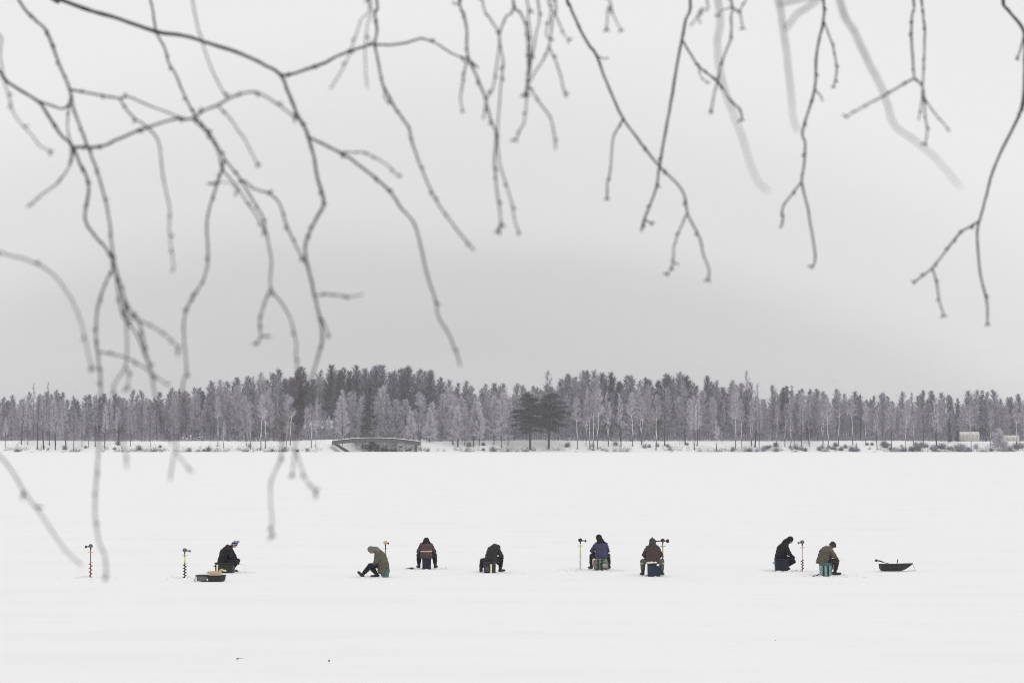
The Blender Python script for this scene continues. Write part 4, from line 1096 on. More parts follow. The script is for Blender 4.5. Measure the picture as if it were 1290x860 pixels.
    # --- boots
    for i, (hp, kn, an) in enumerate(legs):
        bm = bmesh.new()
        out = R(-18 if i == 0 else 18); tu = R(toe_up[i])
        f = Vector((math.sin(out) * math.cos(tu), math.cos(out) * math.cos(tu), math.sin(tu)))
        dz = Vector((0, 0, -0.045)) if tu < 0.2 else Vector((0, -0.0, -0.045))
        up_ = (kn - an).normalized()
        chain(bm, [an + up_ * 0.21, an + up_ * 0.02], [0.072, 0.062], n=5)
        heel = an - f * 0.035 + dz
        chain(bm, [an, heel], [0.06, (0.05, 0.06, 0.052)], n=3)
        chain(bm, [heel, an + f * 0.10 + dz, an + f * 0.19 + dz * 0.95], [(0.05, 0.06, 0.052), (0.055, 0.06, 0.048), (0.05, 0.055, 0.044)], n=6)
        remesh(bm, 0.011, 2, 0, mat_=M_BOOT, name='boot', parent=body)
    # --- gloves over fist-curled hands
    if glovem is not None:
        for sh, el_, wr in arms:
            bm = bmesh.new(); fd = ((wr - el_).normalized() + Vector((0, 0.3, -0.2))).normalized()
            sd_ = fd.cross(Vector((0, 0, 1))).normalized()
            chain(bm, [wr - fd * 0.02, wr + fd * 0.05, wr + fd * 0.10 + Vector((0, 0, -0.015))], [0.045, (0.052, 0.052, 0.04), (0.045, 0.045, 0.035)], n=5)
            for q in range(4):
                b0 = wr + fd * 0.085 + sd_ * (q - 1.5) * 0.024
                chain(bm, [b0, b0 + fd * 0.03 + Vector((0, 0, -0.02)), b0 + fd * 0.02 + Vector((0, 0, -0.055))], [0.017, 0.016, 0.014], n=3, sub=1)
            t0 = wr + fd * 0.04 + sd_ * 0.04; chain(bm, [t0, t0 + fd * 0.045 + Vector((0, 0, -0.03)) + sd_ * 0.01], [0.018, 0.014], n=3, sub=1)
            remesh(bm, 0.008, 1, 0, mat_=glovem, name='glove', parent=body)
    # --- headgear
    bm = bmesh.new(); hb_ = head + hu * 0.03
    rotH = Matrix((hr_, hf, hu)).transposed().to_4x4()
    if hat in ('beanie', 'pompom'):
        ell(bm, hb_ + hu * 0.025 - hf * 0.012, (0.094, 0.105, 0.098), rotH)
        ell(bm, hb_ - hu * 0.035 - hf * 0.035, (0.098, 0.09, 0.065), rotH)
        ho = remesh(bm, 0.009, 2, 0, mat_=hatm, name='hat', parent=body)
        if hat == 'pompom':
            b2 = bmesh.new(); ell(b2, hb_ + hu * 0.15 - hf * 0.0, (0.05, 0.05, 0.048), sub=3)
            for v in b2.verts: v.co += v.normal * 0.008 * noise.noise(v.co * 60)
            bm_obj('pompom', b2, M_POM, ho, True)
    elif hat in ('hood', 'peak'):
        if hat == 'peak': chain(bm, [hb_ + hu * 0.08 - hf * .02, hb_ + hu * 0.17 - hf * 0.05], [0.07, 0.022], n=5)
        ell(bm, hb_ + hu * 0.012 - hf * 0.035, (0.118, 0.122, 0.122), rotH)
        chain(bm, [hb_ - hu * 0.05 - hf * 0.05, neck - hf * 0.03, shl + Vector((0, -0.02, 0.02))], [0.112, 0.13, (0.175, 0.12, 0.06)], n=5)
        remesh(bm, 0.011, 3, 0.006, 12, seed + 2, hatm, 'hood', body)
    elif hat == 'fur':
        ell(bm, hb_ + hu * 0.03 - hf * 0.015, (0.115, 0.13, 0.085), rotH); ell(bm, hb_ - hu * 0.05 - hf * 0.06, (0.095, 0.06, 0.07), rotH)
        for s in (-1, 1): chain(bm, [hb_ + hr_ * 0.09 * s, hb_ + hr_ * 0.095 * s - hu * 0.10], [0.045, 0.03], n=4)
        ell(bm, hb_ + hf * 0.09 + hu * 0.045, (0.075, 0.03, 0.04), rotH)
        remesh(bm, 0.010, 1, 0.012, 40, seed + 2, hatm, 'fur_hat', body)
    body['arms'] = 0
    del body['arms']
    return body, dict(pel=pel, waist=waist, chest=chest, shl=shl, head=head, arms=arms, legs=legs, hf=hf, hu=hu)
def band(parent, name, p, axis, r, w, m, squash=1.0):
    bm = bmesh.new(); ax = Vector(axis).normalized(); c = Vector(p)
    q = ax.to_track_quat('Z', 'Y').to_matrix().to_4x4()
    lathe(bm, [(r, -w / 2), (r + 0.006, -w / 4), (r + 0.006, w / 4), (r, w / 2)], seg=24, squash=(1, squash))
    bmesh.ops.transform(bm, matrix=Matrix.Translation(c) @ q, verts=bm.verts)
    return bm_obj(name, bm, m, parent, True)
M_POM = mat('pompom_wool', (0.28, 0.29, 0.27), noise_amt=0.5, noise_scale=30)
def rod(base, rz, hand, label, tip=(0.0, 0.34, -0.10)):
    """short ice fishing rod held over the hole"""
    o = empty('fishing_rod', base, rz); o.scale = (0.95, 0.95, 0.91); tag(o, label, 'fishing rod')
    h_ = Vector(hand); t_ = h_ + Vector(tip)
    bm = bmesh.new(); tube(bm, [h_ - Vector(tip) * 0.18, h_ + Vector(tip) * 0.15], [0.011, 0.009]); bm_obj('grip', bm, M_BLACK, o, True)
    bm = bmesh.new(); tube(bm, [h_ + Vector(tip) * 0.15, t_], [0.004, 0.002], 6); bm_obj('blank', bm, M_LINE, o, True)
    bm = bmesh.new(); tube(bm, [h_ + Vector((0.0, 0.02, -0.02)), h_ + Vector((0, 0.02, -0.07))], [0.022, 0.022], 12); bm_obj('reel', bm, M_BLACK, o, True)
    bm = bmesh.new(); tube(bm, [t_, (t_.x, t_.y, 0.0)], [0.0012, 0.0012], 4); bm_obj('line', bm, M_LINE, o)
def hpt(info, i=1):
    sh, el_, wr = info['arms'][i]
    return wr + (wr - el_).normalized() * 0.07

# P1 far left sitter, facing right, dark parka and pompom hat
J1 = cloth('jacket_black', (0.016, 0.016, 0.020)); HATBLUE = mat('hat_striped_wool', (0.05, 0.05, 0.13), noise_amt=0.2)
hat_n = HATBLUE.node_tree
tcn = hat_n.nodes.new('ShaderNodeTexCoord'); wv = hat_n.nodes.new('ShaderNodeTexWave'); wv.bands_direction = 'Z'; wv.inputs['Scale'].default_value = 4.0
rp = hat_n.nodes.new('ShaderNodeValToRGB'); rp.color_ramp.elements[0].position = 0.80; rp.color_ramp.elements[0].color = (0.03, 0.03, 0.10, 1); rp.color_ramp.elements[1].position = 0.86; rp.color_ramp.elements[1].color = (0.3, 0.3, 0.36, 1)
hat_n.links.new(tcn.outputs['Object'], wv.inputs['Vector']); hat_n.links.new(wv.outputs[0], rp.inputs[0]); hat_n.links.new(rp.outputs[0], hat_n.nodes['Principled BSDF'].inputs['Base Color'])
b, inf = person(282.5, 721.0, R(-97), 'person all in black with a striped pompom hat, seated facing right beside a sled', J1, M_BLACKCLOTH, hs=0.36, bend=(12, 36, 66), bulk=1.28, hat='pompom', hatm=HATBLUE,
       feet=((-0.13, 0.22), (0.15, 0.18)), knees=(0.16, 0.18), hands=((-0.07, 0.44, 0.44), (0.10, 0.42, 0.42)), hemlow=0.05, glovem=M_BLACK, hood_down=True, seed=1.3)
rod(b.location, R(-97), hpt(inf), 'short ice fishing rod held by the person in the pompom hat')
# P2 facing left, leg stretched, olive parka
J2 = cloth('jacket_olive', (0.105, 0.097, 0.075)); H2 = cloth('hood_grey_green', (0.15, 0.155, 0.13))
b, inf = person(482, 727.3, R(84), 'person in a long olive hooded parka facing left with one leg stretched out', J2, M_BLACKCLOTH, hs=0.36, bend=(14, 36, 86), bulk=1.22, hat='hood', hatm=H2,
       feet=((0.02, 0.19), (0.10, 0.72)), knees=(0.12, 0.14), hands=((-0.06, 0.30, 0.42), (0.05, 0.32, 0.40)), hemlow=0.22, toe_up=(0, 42), glovem=M_BLACK, seed=2.1)
rod(b.location, R(84), hpt(inf, 0), 'short ice fishing rod held by the person in the olive parka', tip=(0, 0.2, -0.16))
# P3 from behind, brown jacket with a light stripe
J3 = cloth('jacket_brown', (0.085, 0.058, 0.058)); H3 = cloth('hood_black', (0.012, 0.012, 0.015)); M_STRIPE = mat('pale_orange_tape', (0.75, 0.52, 0.38), noise_amt=0.05)
b, inf = person(537, 716.0, R(2), 'person seen from behind in a brown jacket with a pale stripe and black hood', J3, M_BLACKCLOTH, hs=0.37, bend=(12, 34, 78), bulk=1.0, hat='hood', hatm=H3,
       feet=((-0.27, 0.34), (0.33, 0.34)), knees=(0.33, 0.36), hands=((-0.16, 0.33, 0.50), (0.16, 0.33, 0.50)), glovem=mat('tan_glove', (0.36, 0.28, 0.2)), seed=3.7)
bm = bmesh.new(); w_ = inf['waist']
lathe(bm, [(0.232, -0.017), (0.240, -0.012), (0.240, 0.012), (0.232, 0.017)], seg=40, squash=(1, 0.86))
bmesh.ops.delete(bm, geom=[f for f in bm.faces if f.calc_center_median().y > -0.09 or len(f.verts) > 4], context='FACES')
bmesh.ops.translate(bm, verts=bm.verts, vec=w_ + Vector((0, 0.002, 0.035))); bm_obj('reflective_stripe', bm, M_STRIPE, b, True)
bm = bmesh.new(); ell(bm, inf['shl'] + Vector((0.0, -0.115, -0.035)), (0.022, 0.012, 0.022)); bm_obj('badge', bm, M_REFLECT, b, True)
# P4 bowed dark figure, legs to the right
J4 = cloth('jacket_dark_grey', (0.028, 0.028, 0.029))
b, inf = person(618.5, 720.6, R(-28), 'person in dark grey clothes bowed low, head hidden, seated on a yellow striped box', J4, M_BLACKCLOTH, hs=0.36, bend=(20, 48, 105), bulk=1.06, hat='hood', hatm=J4,
       feet=((-0.40, -0.02), (0.16, 0.40)), knees=(0.36, 0.20), hands=((-0.05, 0.46, 0.40), (0.16, 0.44, 0.45)), glovem=M_BLACK, seed=4.4)
# P5 navy jacket
J5 = cloth('jacket_navy', (0.055, 0.052, 0.10))
b, inf = person(757.5, 717.0, R(6), 'person in a navy blue jacket with a black hood seen from behind', J5, M_BLACKCLOTH, hs=0.40, bend=(8, 24, 48), bulk=1.05, hat='hood', hatm=H3,
       feet=((-0.32, 0.34), (0.33, 0.34)), knees=(0.3, 0.34), hands=((-0.20, 0.34, 0.58), (0.12, 0.36, 0.58)), side=0.0, headside=-0.05, glovem=M_BLACK, seed=5.2)
kn = inf['legs'][1]
band(b, 'reflective_tape', kn[1].lerp(kn[2], 0.12), kn[1] - kn[2], 0.105, 0.02, M_REFLECT)
# P6 biggest figure, maroon-brown jacket, olive trousers
J6 = cloth('jacket_maroon_brown', (0.062, 0.044, 0.042)); T6 = cloth('trousers_olive', (0.095, 0.10, 0.07)); H6 = mat('hat_dark_wool', (0.045, 0.04, 0.04), noise_amt=0.5, noise_scale=30)
b, inf = person(822.5, 725.0, R(0), 'broad person in a maroon brown jacket and olive trousers seen from behind', J6, T6, hs=0.45, bend=(8, 26, 54), bulk=1.14, hat='peak', hatm=H6,
       feet=((-0.33, 0.30), (0.33, 0.30)), knees=(0.42, 0.42), hands=((-0.17, 0.34, 0.60), (0.17, 0.34, 0.60)), glovem=M_BLACK, seed=6.6, pole_out=(0.8, 0.8))
for hp, kn_, an in inf['legs']: band(b, 'reflective_tape', kn_.lerp(an, 0.22), kn_ - an, 0.103, 0.028, M_REFLECT)
# P7 black figure facing right
b, inf = person(984.0, 717.5, R(-88), 'person all in black with a hood, seated facing right next to a thin auger', J1, M_BLACKCLOTH, hs=0.40, bend=(10, 36, 58), bulk=1.25, hat='hood', hatm=H3,
       feet=((-0.12, 0.12), (0.14, 0.08)), knees=(0.14, 0.16), hands=((-0.06, 0.40, 0.54), (0.08, 0.38, 0.52)), hemlow=0.24, glovem=M_BLACK, seed=7.9)
rod(b.location, R(-88), hpt(inf), 'short ice fishing rod held by the black hooded person beside the auger', tip=(0, 0.22, -0.02))
# P8 olive-brown jacket, fur hat
J8 = cloth('jacket_olive_brown', (0.105, 0.09, 0.07)); T8 = cloth('trousers_dark_plum', (0.028, 0.022, 0.028)); FUR = mat('brown_fur', (0.05, 0.042, 0.04), noise_amt=0.6, noise_scale=50)
b, inf = person(1036.8, 724.0, R(-62), 'person in an olive brown jacket and dark fur hat seated on a turquoise box', J8, T8, hs=0.42, bend=(18, 38, 74), bulk=1.16, hat='fur', hatm=FUR,
       feet=((-0.10, 0.38), (0.20, 0.36)), knees=(0.18, 0.24), hands=((-0.02, 0.46, 0.66), (0.16, 0.44, 0.64)), glovem=M_BLACK, seed=8.3)
rod(b.location, R(-62), hpt(inf, 0), 'short ice fishing rod held by the person in the fur hat')

# ------------------------------------------------------------------ seats
def local(px, py): return ground(px, py)
def box_seat(px, py, rz, w, d, h, body_m, label, cat='box', name='fishing_box', lid_m=None, taper=0.96, straps=(), strap_m=None, handle=True, fur=False, dy=0.0):
    p = local(px, py) + Vector((0, dy, 0)); o = empty(name, p, rz); tag(o, label, cat)
    bm = bmesh.new(); box(bm, (0, 0, h * 0.43), (w, d, h * 0.86), bevel=0.02)
    for v in bm.verts:
        if v.co.z < h * 0.3: v.co.x *= taper; v.co.y *= taper
    bm_obj('body', bm, body_m, o, False)
    bm = bmesh.new(); box(bm, (0, 0, h * 0.935), (w * 1.05, d * 1.05, h * 0.12), bevel=0.015); bm_obj('lid', bm, lid_m or body_m, o)
    for sx in straps:
        bm = bmesh.new()
        for sy in (-1, 1): box(bm, (sx * w, sy * (d * 0.5 + 0.006), h * 0.42), (0.055, 0.012, h * 0.80))
        bm_obj('strap', bm, strap_m or M_BLACK, o)
    if handle:
        bm = bmesh.new(); tube(bm, [(-w * 0.53, -0.1, h * 0.7), (-w * 0.53 - 0.05, -0.06, h * 0.62), (-w * 0.53 - 0.05, 0.06, h * 0.62), (-w * 0.53, 0.1, h * 0.7)], 0.010, 6); bm_obj('handle', bm, M_BLACK, o, True)
    if fur:
        bm = bmesh.new(); 
        for i in range(26): ell(bm, (random.uniform(-w * .6, w * .6), random.uniform(-d * .5, d * .5), h + 0.01 + random.uniform(-.02, .01)), (0.06, 0.06, 0.03), sub=1)
        remesh(bm, 0.012, 1, 0.012, 40, 3, mat('white_fleece', (0.72, 0.70, 0.67), noise_amt=0.1), 'fleece_pad', o)
    return o
M_NAVY = mat('navy_plastic', (0.018, 0.026, 0.05), rough=0.55, noise_amt=0.15)
M_DNAVY = mat('dark_navy_plastic', (0.012, 0.014, 0.026), rough=0.55, noise_amt=0.2)
M_TEAL = mat('turquoise_fabric', (0.19, 0.31, 0.30), noise_amt=0.25, noise_scale=8, bump=0.3)
M_GREENB = mat('green_plastic', (0.075, 0.125, 0.115), rough=0.6, noise_amt=0.2)
M_YEL = mat('pale_yellow_tape', (0.75, 0.70, 0.36), noise_amt=0.08)
M_CAMO = mat('camouflage_fabric', (0.13, 0.15, 0.12), noise_amt=0.75, noise_scale=14, bump=0.4)
o = box_seat(283.5, 721.5, R(-8), 0.62, 0.34, 0.36, M_BLACK, 'black rucksack box with pale yellow bands under the person in the pompom hat', straps=(-0.36,), strap_m=M_YEL)
bm = bmesh.new(); box(bm, (0.02, -0.178, 0.10), (0.14, 0.012, 0.05), Matrix.Rotation(R(8), 4, 'Y')); bm_obj('reflective_patch', bm, M_YEL, o)
# green bucket under P2
p = local(485, 727.5); o = empty('bucket', p); tag(o, 'dark green bucket the person in the olive parka sits on', 'bucket')
bm = bmesh.new(); lathe(bm, [(0.115, 0), (0.12, 0.01), (0.138, 0.25), (0.146, 0.255), (0.146, 0.28)], seg=28); bm_obj('body', bm, M_GREENB, o, False)
bm = bmesh.new(); lathe(bm, [(0.152, 0.275), (0.155, 0.285), (0.145, 0.305), (0.05, 0.308)], seg=28); bm_obj('lid', bm, M_GREENB, o)
bm = bmesh.new(); tube(bm, [(0.15 * math.cos(a), -0.145 * math.sin(a) - 0.01, 0.26 - 0.12 * math.sin(a)) for a in np.linspace(0, math.pi, 12)], 0.004, 6); bm_obj('handle', bm, M_GREY, o, True)
box_seat(537.5, 716.3, R(2), 0.31, 0.32, 0.38, M_DNAVY, 'dark navy box under the person in the striped brown jacket', handle=False)
o = box_seat(616.8, 721.2, R(4), 0.40, 0.34, 0.37, mat('charcoal_fabric', (0.035, 0.033, 0.04), noise_amt=0.4, noise_scale=14), 'charcoal seat box with one bright yellow white strap, under the bowed person', straps=(0.10,), strap_m=M_YEL, handle=False)
bm = bmesh.new(); box(bm, (-0.10, -0.19, 0.14), (0.16, 0.05, 0.18), bevel=0.015); bm_obj('pocket', bm, mat('plum_fabric', (0.07, 0.06, 0.085), noise_amt=0.2), o)
# camouflage bag under P5
p = local(757.3, 717.3); o = empty('rucksack', p, R(6)); tag(o, 'bulging camouflage rucksack used as a seat by the person in navy', 'rucksack')
bm = bmesh.new(); box(bm, (0, 0, 0.2), (0.42, 0.34, 0.38), bevel=0.06)
for v in bm.verts:
    if v.co.z < 0.15: v.co.x *= 1.18
remesh(bm, 0.016, 3, 0.02, 7, 2, M_CAMO, 'body', o)
bm = bmesh.new(); ell(bm, (0.10, -0.19, 0.15), (0.10, 0.06, 0.08)); bm_obj('side_pocket', bm, mat('pale_grey_fabric', (0.28, 0.29, 0.25), noise_amt=0.4, noise_scale=20), o, True)
for sx in (-0.13, 0.0):
    bm = bmesh.new(); box(bm, (sx, -0.182, 0.2), (0.035, 0.03, 0.34)); bm_obj('strap', bm, M_BLACKCLOTH, o)
# white bag on the left of P5's leg
o = box_seat(821.5, 725.6, R(0), 0.30, 0.34, 0.44, M_NAVY, 'navy blue box with a white fleece pad under the broad person', handle=False, fur=True)
bm = bmesh.new(); box(bm, (0.20, 0.02, 0.17), (0.13, 0.26, 0.34), bevel=0.02); bm_obj('side_box', bm, M_NAVY, o)
box_seat(984.5, 718.2, R(0), 0.46, 0.32, 0.40, M_DNAVY, 'very dark navy box under the hooded person in black', handle=True)
o = box_seat(1039.8, 725.2, R(-6), 0.40, 0.32, 0.42, M_TEAL, 'turquoise box bag with black straps under the person in the fur hat', straps=(-0.15, 0.22), handle=False, lid_m=mat('black_teal_lid', (0.05, 0.11, 0.11), noise_amt=0.3))
bm = bmesh.new(); tube(bm, [(-0.22, -0.1, 0.08), (-0.26, -0.1, 0.03), (-0.34, -0.14, 0.015), (-0.42, -0.2, 0.012)], 0.018, 6); bm_obj('strap_end', bm, M_BLACKCLOTH, o, True)

# ------------------------------------------------------------------ ice augers
def auger(px, py, h, shaft_m, blade_m, sleeve_m, label, arm=-1, armlen=0.28, spiral=(0.0, 0.46), knob_m=None, head_m=None, side_head=False, collar_m=None, blade_r=0.068, turns=5):
    p = local(px, py); o = empty('ice_auger', p, R(random.uniform(-12, 12))); tag(o, label, 'ice auger')
    bm = bmesh.new(); tube(bm, [(0, 0, -0.12), (0, 0, h - 0.02)], [0.013, 0.013], 10); bm_obj('shaft', bm, shaft_m, o, True)
    bm = bmesh.new(); nst = 96; zs, ze = spiral[0], spiral[1] * h; prev = None
    for i in range(nst + 1):
        a = i / nst * turns * 2 * math.pi; z = zs + (ze - zs) * i / nst; c, s = math.cos(a), math.sin(a); rr = blade_r * (1 if i > 3 else .6)
        q = [bm.verts.new((c * 0.012, s * 0.012, z + 0.004)), bm.verts.new((c * rr, s * rr, z + 0.004)), bm.verts.new((c * rr, s * rr, z - 0.004)), bm.verts.new((c * 0.012, s * 0.012, z - 0.004))]
        if prev:
            for k in range(4): bm.faces.new((prev[k], prev[(k + 1) % 4], q[(k + 1) % 4], q[k]))
        prev = q
    bmesh.ops.recalc_face_normals(bm, faces=bm.faces)
    bm_obj('spiral_blade', bm, blade_m, o)
    if sleeve_m:
        bm = bmesh.new(); tube(bm, [(0, 0, spiral[1] * h + 0.02), (0, 0, h * 0.78)], [0.021, 0.021], 10); bm_obj('sleeve', bm, sleeve_m, o, True)
    bm = bmesh.new(); tube(bm, [(0, 0, h * 0.79), (0, 0, h * 0.80)], [0.05, 0.05], 14); tube(bm, [(-0.09, 0, h * 0.795), (0.09, 0, h * 0.795)], [0.008, 0.008], 6); bm_obj('collar', bm, collar_m or M_BLACK, o)
    # crank arm, its grip and the round top pad
    bm = bmesh.new(); tube(bm, [(0, 0, h * 0.86), (0, 0, h - 0.04), (arm * 0.06, 0, h - 0.03), (arm * armlen, 0, h - 0.045)], [0.020, 0.024, 0.022, 0.018], 8); ck = bm_obj('crank', bm, M_BLACK, o, True)
    bm = bmesh.new(); tube(bm, [(arm * armlen * .9, 0, h - 0.045), (arm * armlen * 1.12, 0, h - 0.045)], [0.048, 0.034], 10); bm_obj('grip', bm, knob_m or M_BLACK, ck, True)
    bm = bmesh.new(); ell(bm, (0, 0, h - 0.015), (0.075, 0.06, 0.068)); bm_obj('top_knob', bm, head_m or M_BLACK, o, True)
    if side_head:
        bm = bmesh.new(); tube(bm, [(-arm * 0.02, 0, h - 0.03), (-arm * 0.15, 0, h - 0.035)], [0.02, 0.02], 8); ell(bm, (-arm * 0.17, 0, h - 0.035), (0.06, 0.06, 0.072)); bm_obj('hand_knob', bm, head_m or M_BLACK, o, True)
    return o
M_ORANGE = mat('orange_paint', (0.66, 0.17, 0.05), rough=0.45, noise_amt=0.15)
M_LIME = mat('lime_yellow_paint', (0.60, 0.66, 0.16), rough=0.45, noise_amt=0.1)
M_PALEM = mat('pale_steel', (0.55, 0.56, 0.56), rough=0.45, noise_amt=0.15)
M_PINKM = mat('dull_pink_paint', (0.34, 0.22, 0.23), rough=0.5, noise_amt=0.15)
M_GREYK = mat('grey_rubber', (0.13, 0.13, 0.125), noise_amt=0.4, noise_scale=20)
M_KYEL = mat('dull_yellow_plastic', (0.42, 0.37, 0.20), noise_amt=0.4, noise_scale=15)
auger(114, 727.5, 1.05, M_BLACK, M_ORANGE, None, 'ice auger with an orange spiral standing alone at far left', arm=-1, armlen=0.17, spiral=(0.0, 0.48), head_m=M_GREYK, collar_m=M_ORANGE, turns=4)
auger(232.6, 728.3, 0.93, M_BLACK, M_BLACK, M_LIME, 'ice auger with lime sleeve and black spiral left of the sled', arm=1, armlen=0.17, spiral=(0.0, 0.52), head_m=M_GREYK, knob_m=M_GREYK, turns=5)
auger(485.5, 722, 1.05, M_BLACK, M_PALEM, None, 'ice auger with a dull yellow head behind the person in the olive parka', arm=1, armlen=0.10, head_m=M_KYEL, knob_m=M_BLACK)
auger(731, 716.5, 1.02, M_PALEM, M_PALEM, M_LIME, 'ice auger with lime sleeve and pale steel spiral left of the person in navy', arm=1, armlen=0.19, spiral=(0.0, 0.55), turns=7, blade_r=0.045)
auger(835.0, 718.5, 1.05, M_BLACK, M_BLACK, M_KYEL, 'ice auger with a level dark crank behind the right shoulder of the broad person', arm=-1, armlen=0.26, blade_r=0.04, side_head=True, head_m=mat('dull_red_rubber', (0.06, 0.038, 0.042)))
auger(1010.8, 718.7, 1.0, M_PINKM, M_BLACK, None, 'slim ice auger with a grey grip between the two right hand anglers', arm=-1, armlen=0.14, spiral=(0.0, 0.38), knob_m=M_GREYK, head_m=M_GREYK, turns=4, blade_r=0.06, side_head=False)
# bulkier grips on two of them
for nm, dx, rr, m_ in (('ice_auger.004', 0, 0, None),): pass

# ------------------------------------------------------------------ sleds
M_SLED = mat('black_polyethylene', (0.028, 0.028, 0.032), rough=0.45, noise_amt=0.25, noise_scale=6)
M_SLEDG = mat('grey_polyethylene', (0.12, 0.12, 0.13), rough=0.5, noise_amt=0.25, noise_scale=6)
def tub(L, W, Dp, bowL, bowlift, thick=0.012, sternin=0.05, m=None, o=None, stations=16):
    """open hull: stations along x, section = flat floor and flared sides"""
    bm = bmesh.new(); rows_o, rows_i = [], []
    for i in range(stations + 1):
        t = i / stations; x_ = -L / 2 + L * t
        dl = x_ + L / 2; dr = L / 2 - x_
        f = 1.0
        zf = 0.0
        if dl < bowL[0]: q = 1 - dl / bowL[0]; zf = max(zf, Dp * q ** 1.6 * bowlift[0]); f = min(f, 1 - sternin * q * q)
        if dr < bowL[1]: q = 1 - dr / bowL[1]; zf = max(zf, Dp * q ** 1.6 * bowlift[1]); f = min(f, 1 - 0.75 * q * q if bowlift[1] > .95 else 1 - sternin * q * q)
        top = Dp * (1 + 0.10 * max(0, (x_ / L)) * (2 if bowlift[1] > .95 else 0))
        wt, wb = W / 2 * f, W / 2 * f * 0.72
        sec = [(-wt - 0.025, top - 0.012), (-wt, top), (-wb, zf + 0.02), (-wb * 0.8, zf), (wb * 0.8, zf), (wb, zf + 0.02), (wt, top), (wt + 0.025, top - 0.012)]
        seci = [(-wt - 0.025, top - 0.02), (-wt + thick * .4, top - 0.004), (-wb + thick, zf + 0.02 + thick), (-wb * 0.8 + thick, zf + thick), (wb * 0.8 - thick, zf + thick), (wb - thick, zf + 0.02 + thick), (wt - thick * .4, top - 0.004), (wt + 0.025, top - 0.02)]
        rows_o.append([bm.verts.new((x_, a, b)) for a, b in sec]); rows_i.append([bm.verts.new((x_, a, b + (0.006 if 0 < j < 7 else -0.004))) for j, (a, b) in enumerate(seci)])
    for rows in (rows_o, rows_i):
        for a, b in zip(rows[:-1], rows[1:]):
            for k in range(7): bm.faces.new((a[k], a[k + 1], b[k + 1], b[k]))
    for a, b in ((rows_o[0], rows_i[0]), (rows_o[-1], rows_i[-1])):
        bm.faces.new(a); bm.faces.new(list(reversed(b)))
    bmesh.ops.recalc_face_normals(bm, faces=bm.faces)
    return bm_obj('hull', bm, m, o)
sled = empty('sled', local(265.3, 733.3), R(-14)); tag(sled, 'black plastic tub sled holding a cardboard box beside the pompom hat angler', 'sled')
tub(0.86, 0.46, 0.235, (0.26, 0.12), (0.75, 0.3), m=M_SLED, o=sled)
bm = bmesh.new(); box(bm, (-0.2, -0.214, 0.135), (0.36, 0.012, 0.155), Matrix.Rotation(R(13), 4, 'X')); bm_obj('side_panel', bm, M_SLEDG, sled)
bm = bmesh.new(); ell(bm, (-0.02, -0.224, 0.10), (0.028, 0.008, 0.035)); bm_obj('sticker', bm, M_REFLECT, sled, True)
bm = bmesh.new(); tube(bm, [(-0.44, -0.1, 0.2), (-0.52, -0.06, 0.06), (-0.50, 0.02, 0.02), (-0.60, 0.08, 0.012), (-0.42, 0.12, 0.2)], 0.006, 6); bm_obj('tow_rope', bm, M_BLACK, sled, True)
CB = mat('cardboard', (0.64, 0.49, 0.34), noise_amt=0.12)
cbx = empty('cardboard_box', local(269.6, 733.3) + Vector((0.02, 0.1, 0.012)), R(-14)); tag(cbx, 'open tan cardboard box standing in the black tub sled', 'box')
bm = bmesh.new()
for c, s in (((0, 0, 0.006), (0.34, 0.24, 0.008)), ((0, -0.12, 0.17), (0.34, 0.008, 0.32)), ((0, 0.12, 0.17), (0.34, 0.008, 0.32)), ((-0.17, 0, 0.17), (0.008, 0.232, 0.32)), ((0.17, 0, 0.17), (0.008, 0.232, 0.32))): box(bm, c, s)
bm_obj('walls', bm, CB, cbx)
for c, s, rt in (((-0.215, 0, 0.30), (0.10, 0.23, 0.006), Matrix.Rotation(R(-35), 4, 'Y')), ((0.19, 0, 0.37), (0.10, 0.23, 0.006), Matrix.Rotation(R(-65), 4, 'Y'))):
    bm = bmesh.new(); box(bm, c, s, rt); bm_obj('flap', bm, CB, cbx)

s2 = empty('sled', local(1129, 718.6), R(3)); tag(s2, 'black boat shaped pulk sled with a pointed bow standing alone at right', 'sled')
tub(1.13, 0.42, 0.235, (0.06, 0.46), (0.3, 1.0), m=M_SLED, o=s2, stations=22)
bm = bmesh.new(); tube(bm, [(0.56, 0, 0.26), (0.62, -0.02, 0.12), (0.66, -0.04, 0.02), (0.55, -0.08, 0.012), (0.38, -0.14, 0.012)], 0.006, 6); bm_obj('tow_rope', bm, M_BLACK, s2, True)
a2 = empty('ice_auger', local(1129, 718.6) + Vector((0, 0.02, 0.0)), R(3)); tag(a2, 'ice auger lying in the boat shaped sled with its handle over the stern', 'ice auger')
bm = bmesh.new(); tube(bm, [(-0.66, 0, 0.35), (0.30, 0.05, 0.10)], [0.012, 0.012], 8); bm_obj('shaft', bm, M_BLACK, a2, True)
bm = bmesh.new(); tube(bm, [(-0.62, 0, 0.34), (-0.60, -0.03, 0.36), (-0.48, -0.03, 0.32), (-0.42, -0.02, 0.28)], 0.013, 8); bm_obj('crank', bm, M_BLACK, a2, True)
bm = bmesh.new(); ell(bm, (-0.68, 0, 0.355), (0.055, 0.045, 0.045)); bm_obj('top_knob', bm, M_BLACK, a2, True)
bm = bmesh.new(); prev = None
for i in range(61):
    a = i / 60 * 5 * 2 * math.pi; q0 = Vector((-0.15, 0.024, 0.215)).lerp(Vector((0.29, 0.05, 0.105)), i / 60)
    q = [bm.verts.new(q0 + Vector((0.26 * k * 0.03, math.cos(a) * 0.045 * k, math.sin(a) * 0.045 * k))) for k in (0.25, 1)]
    if prev: bm.faces.new((prev[0], prev[1], q[1], q[0]))
    prev = q
bm_obj('spiral_blade', bm, M_GREYK, a2)
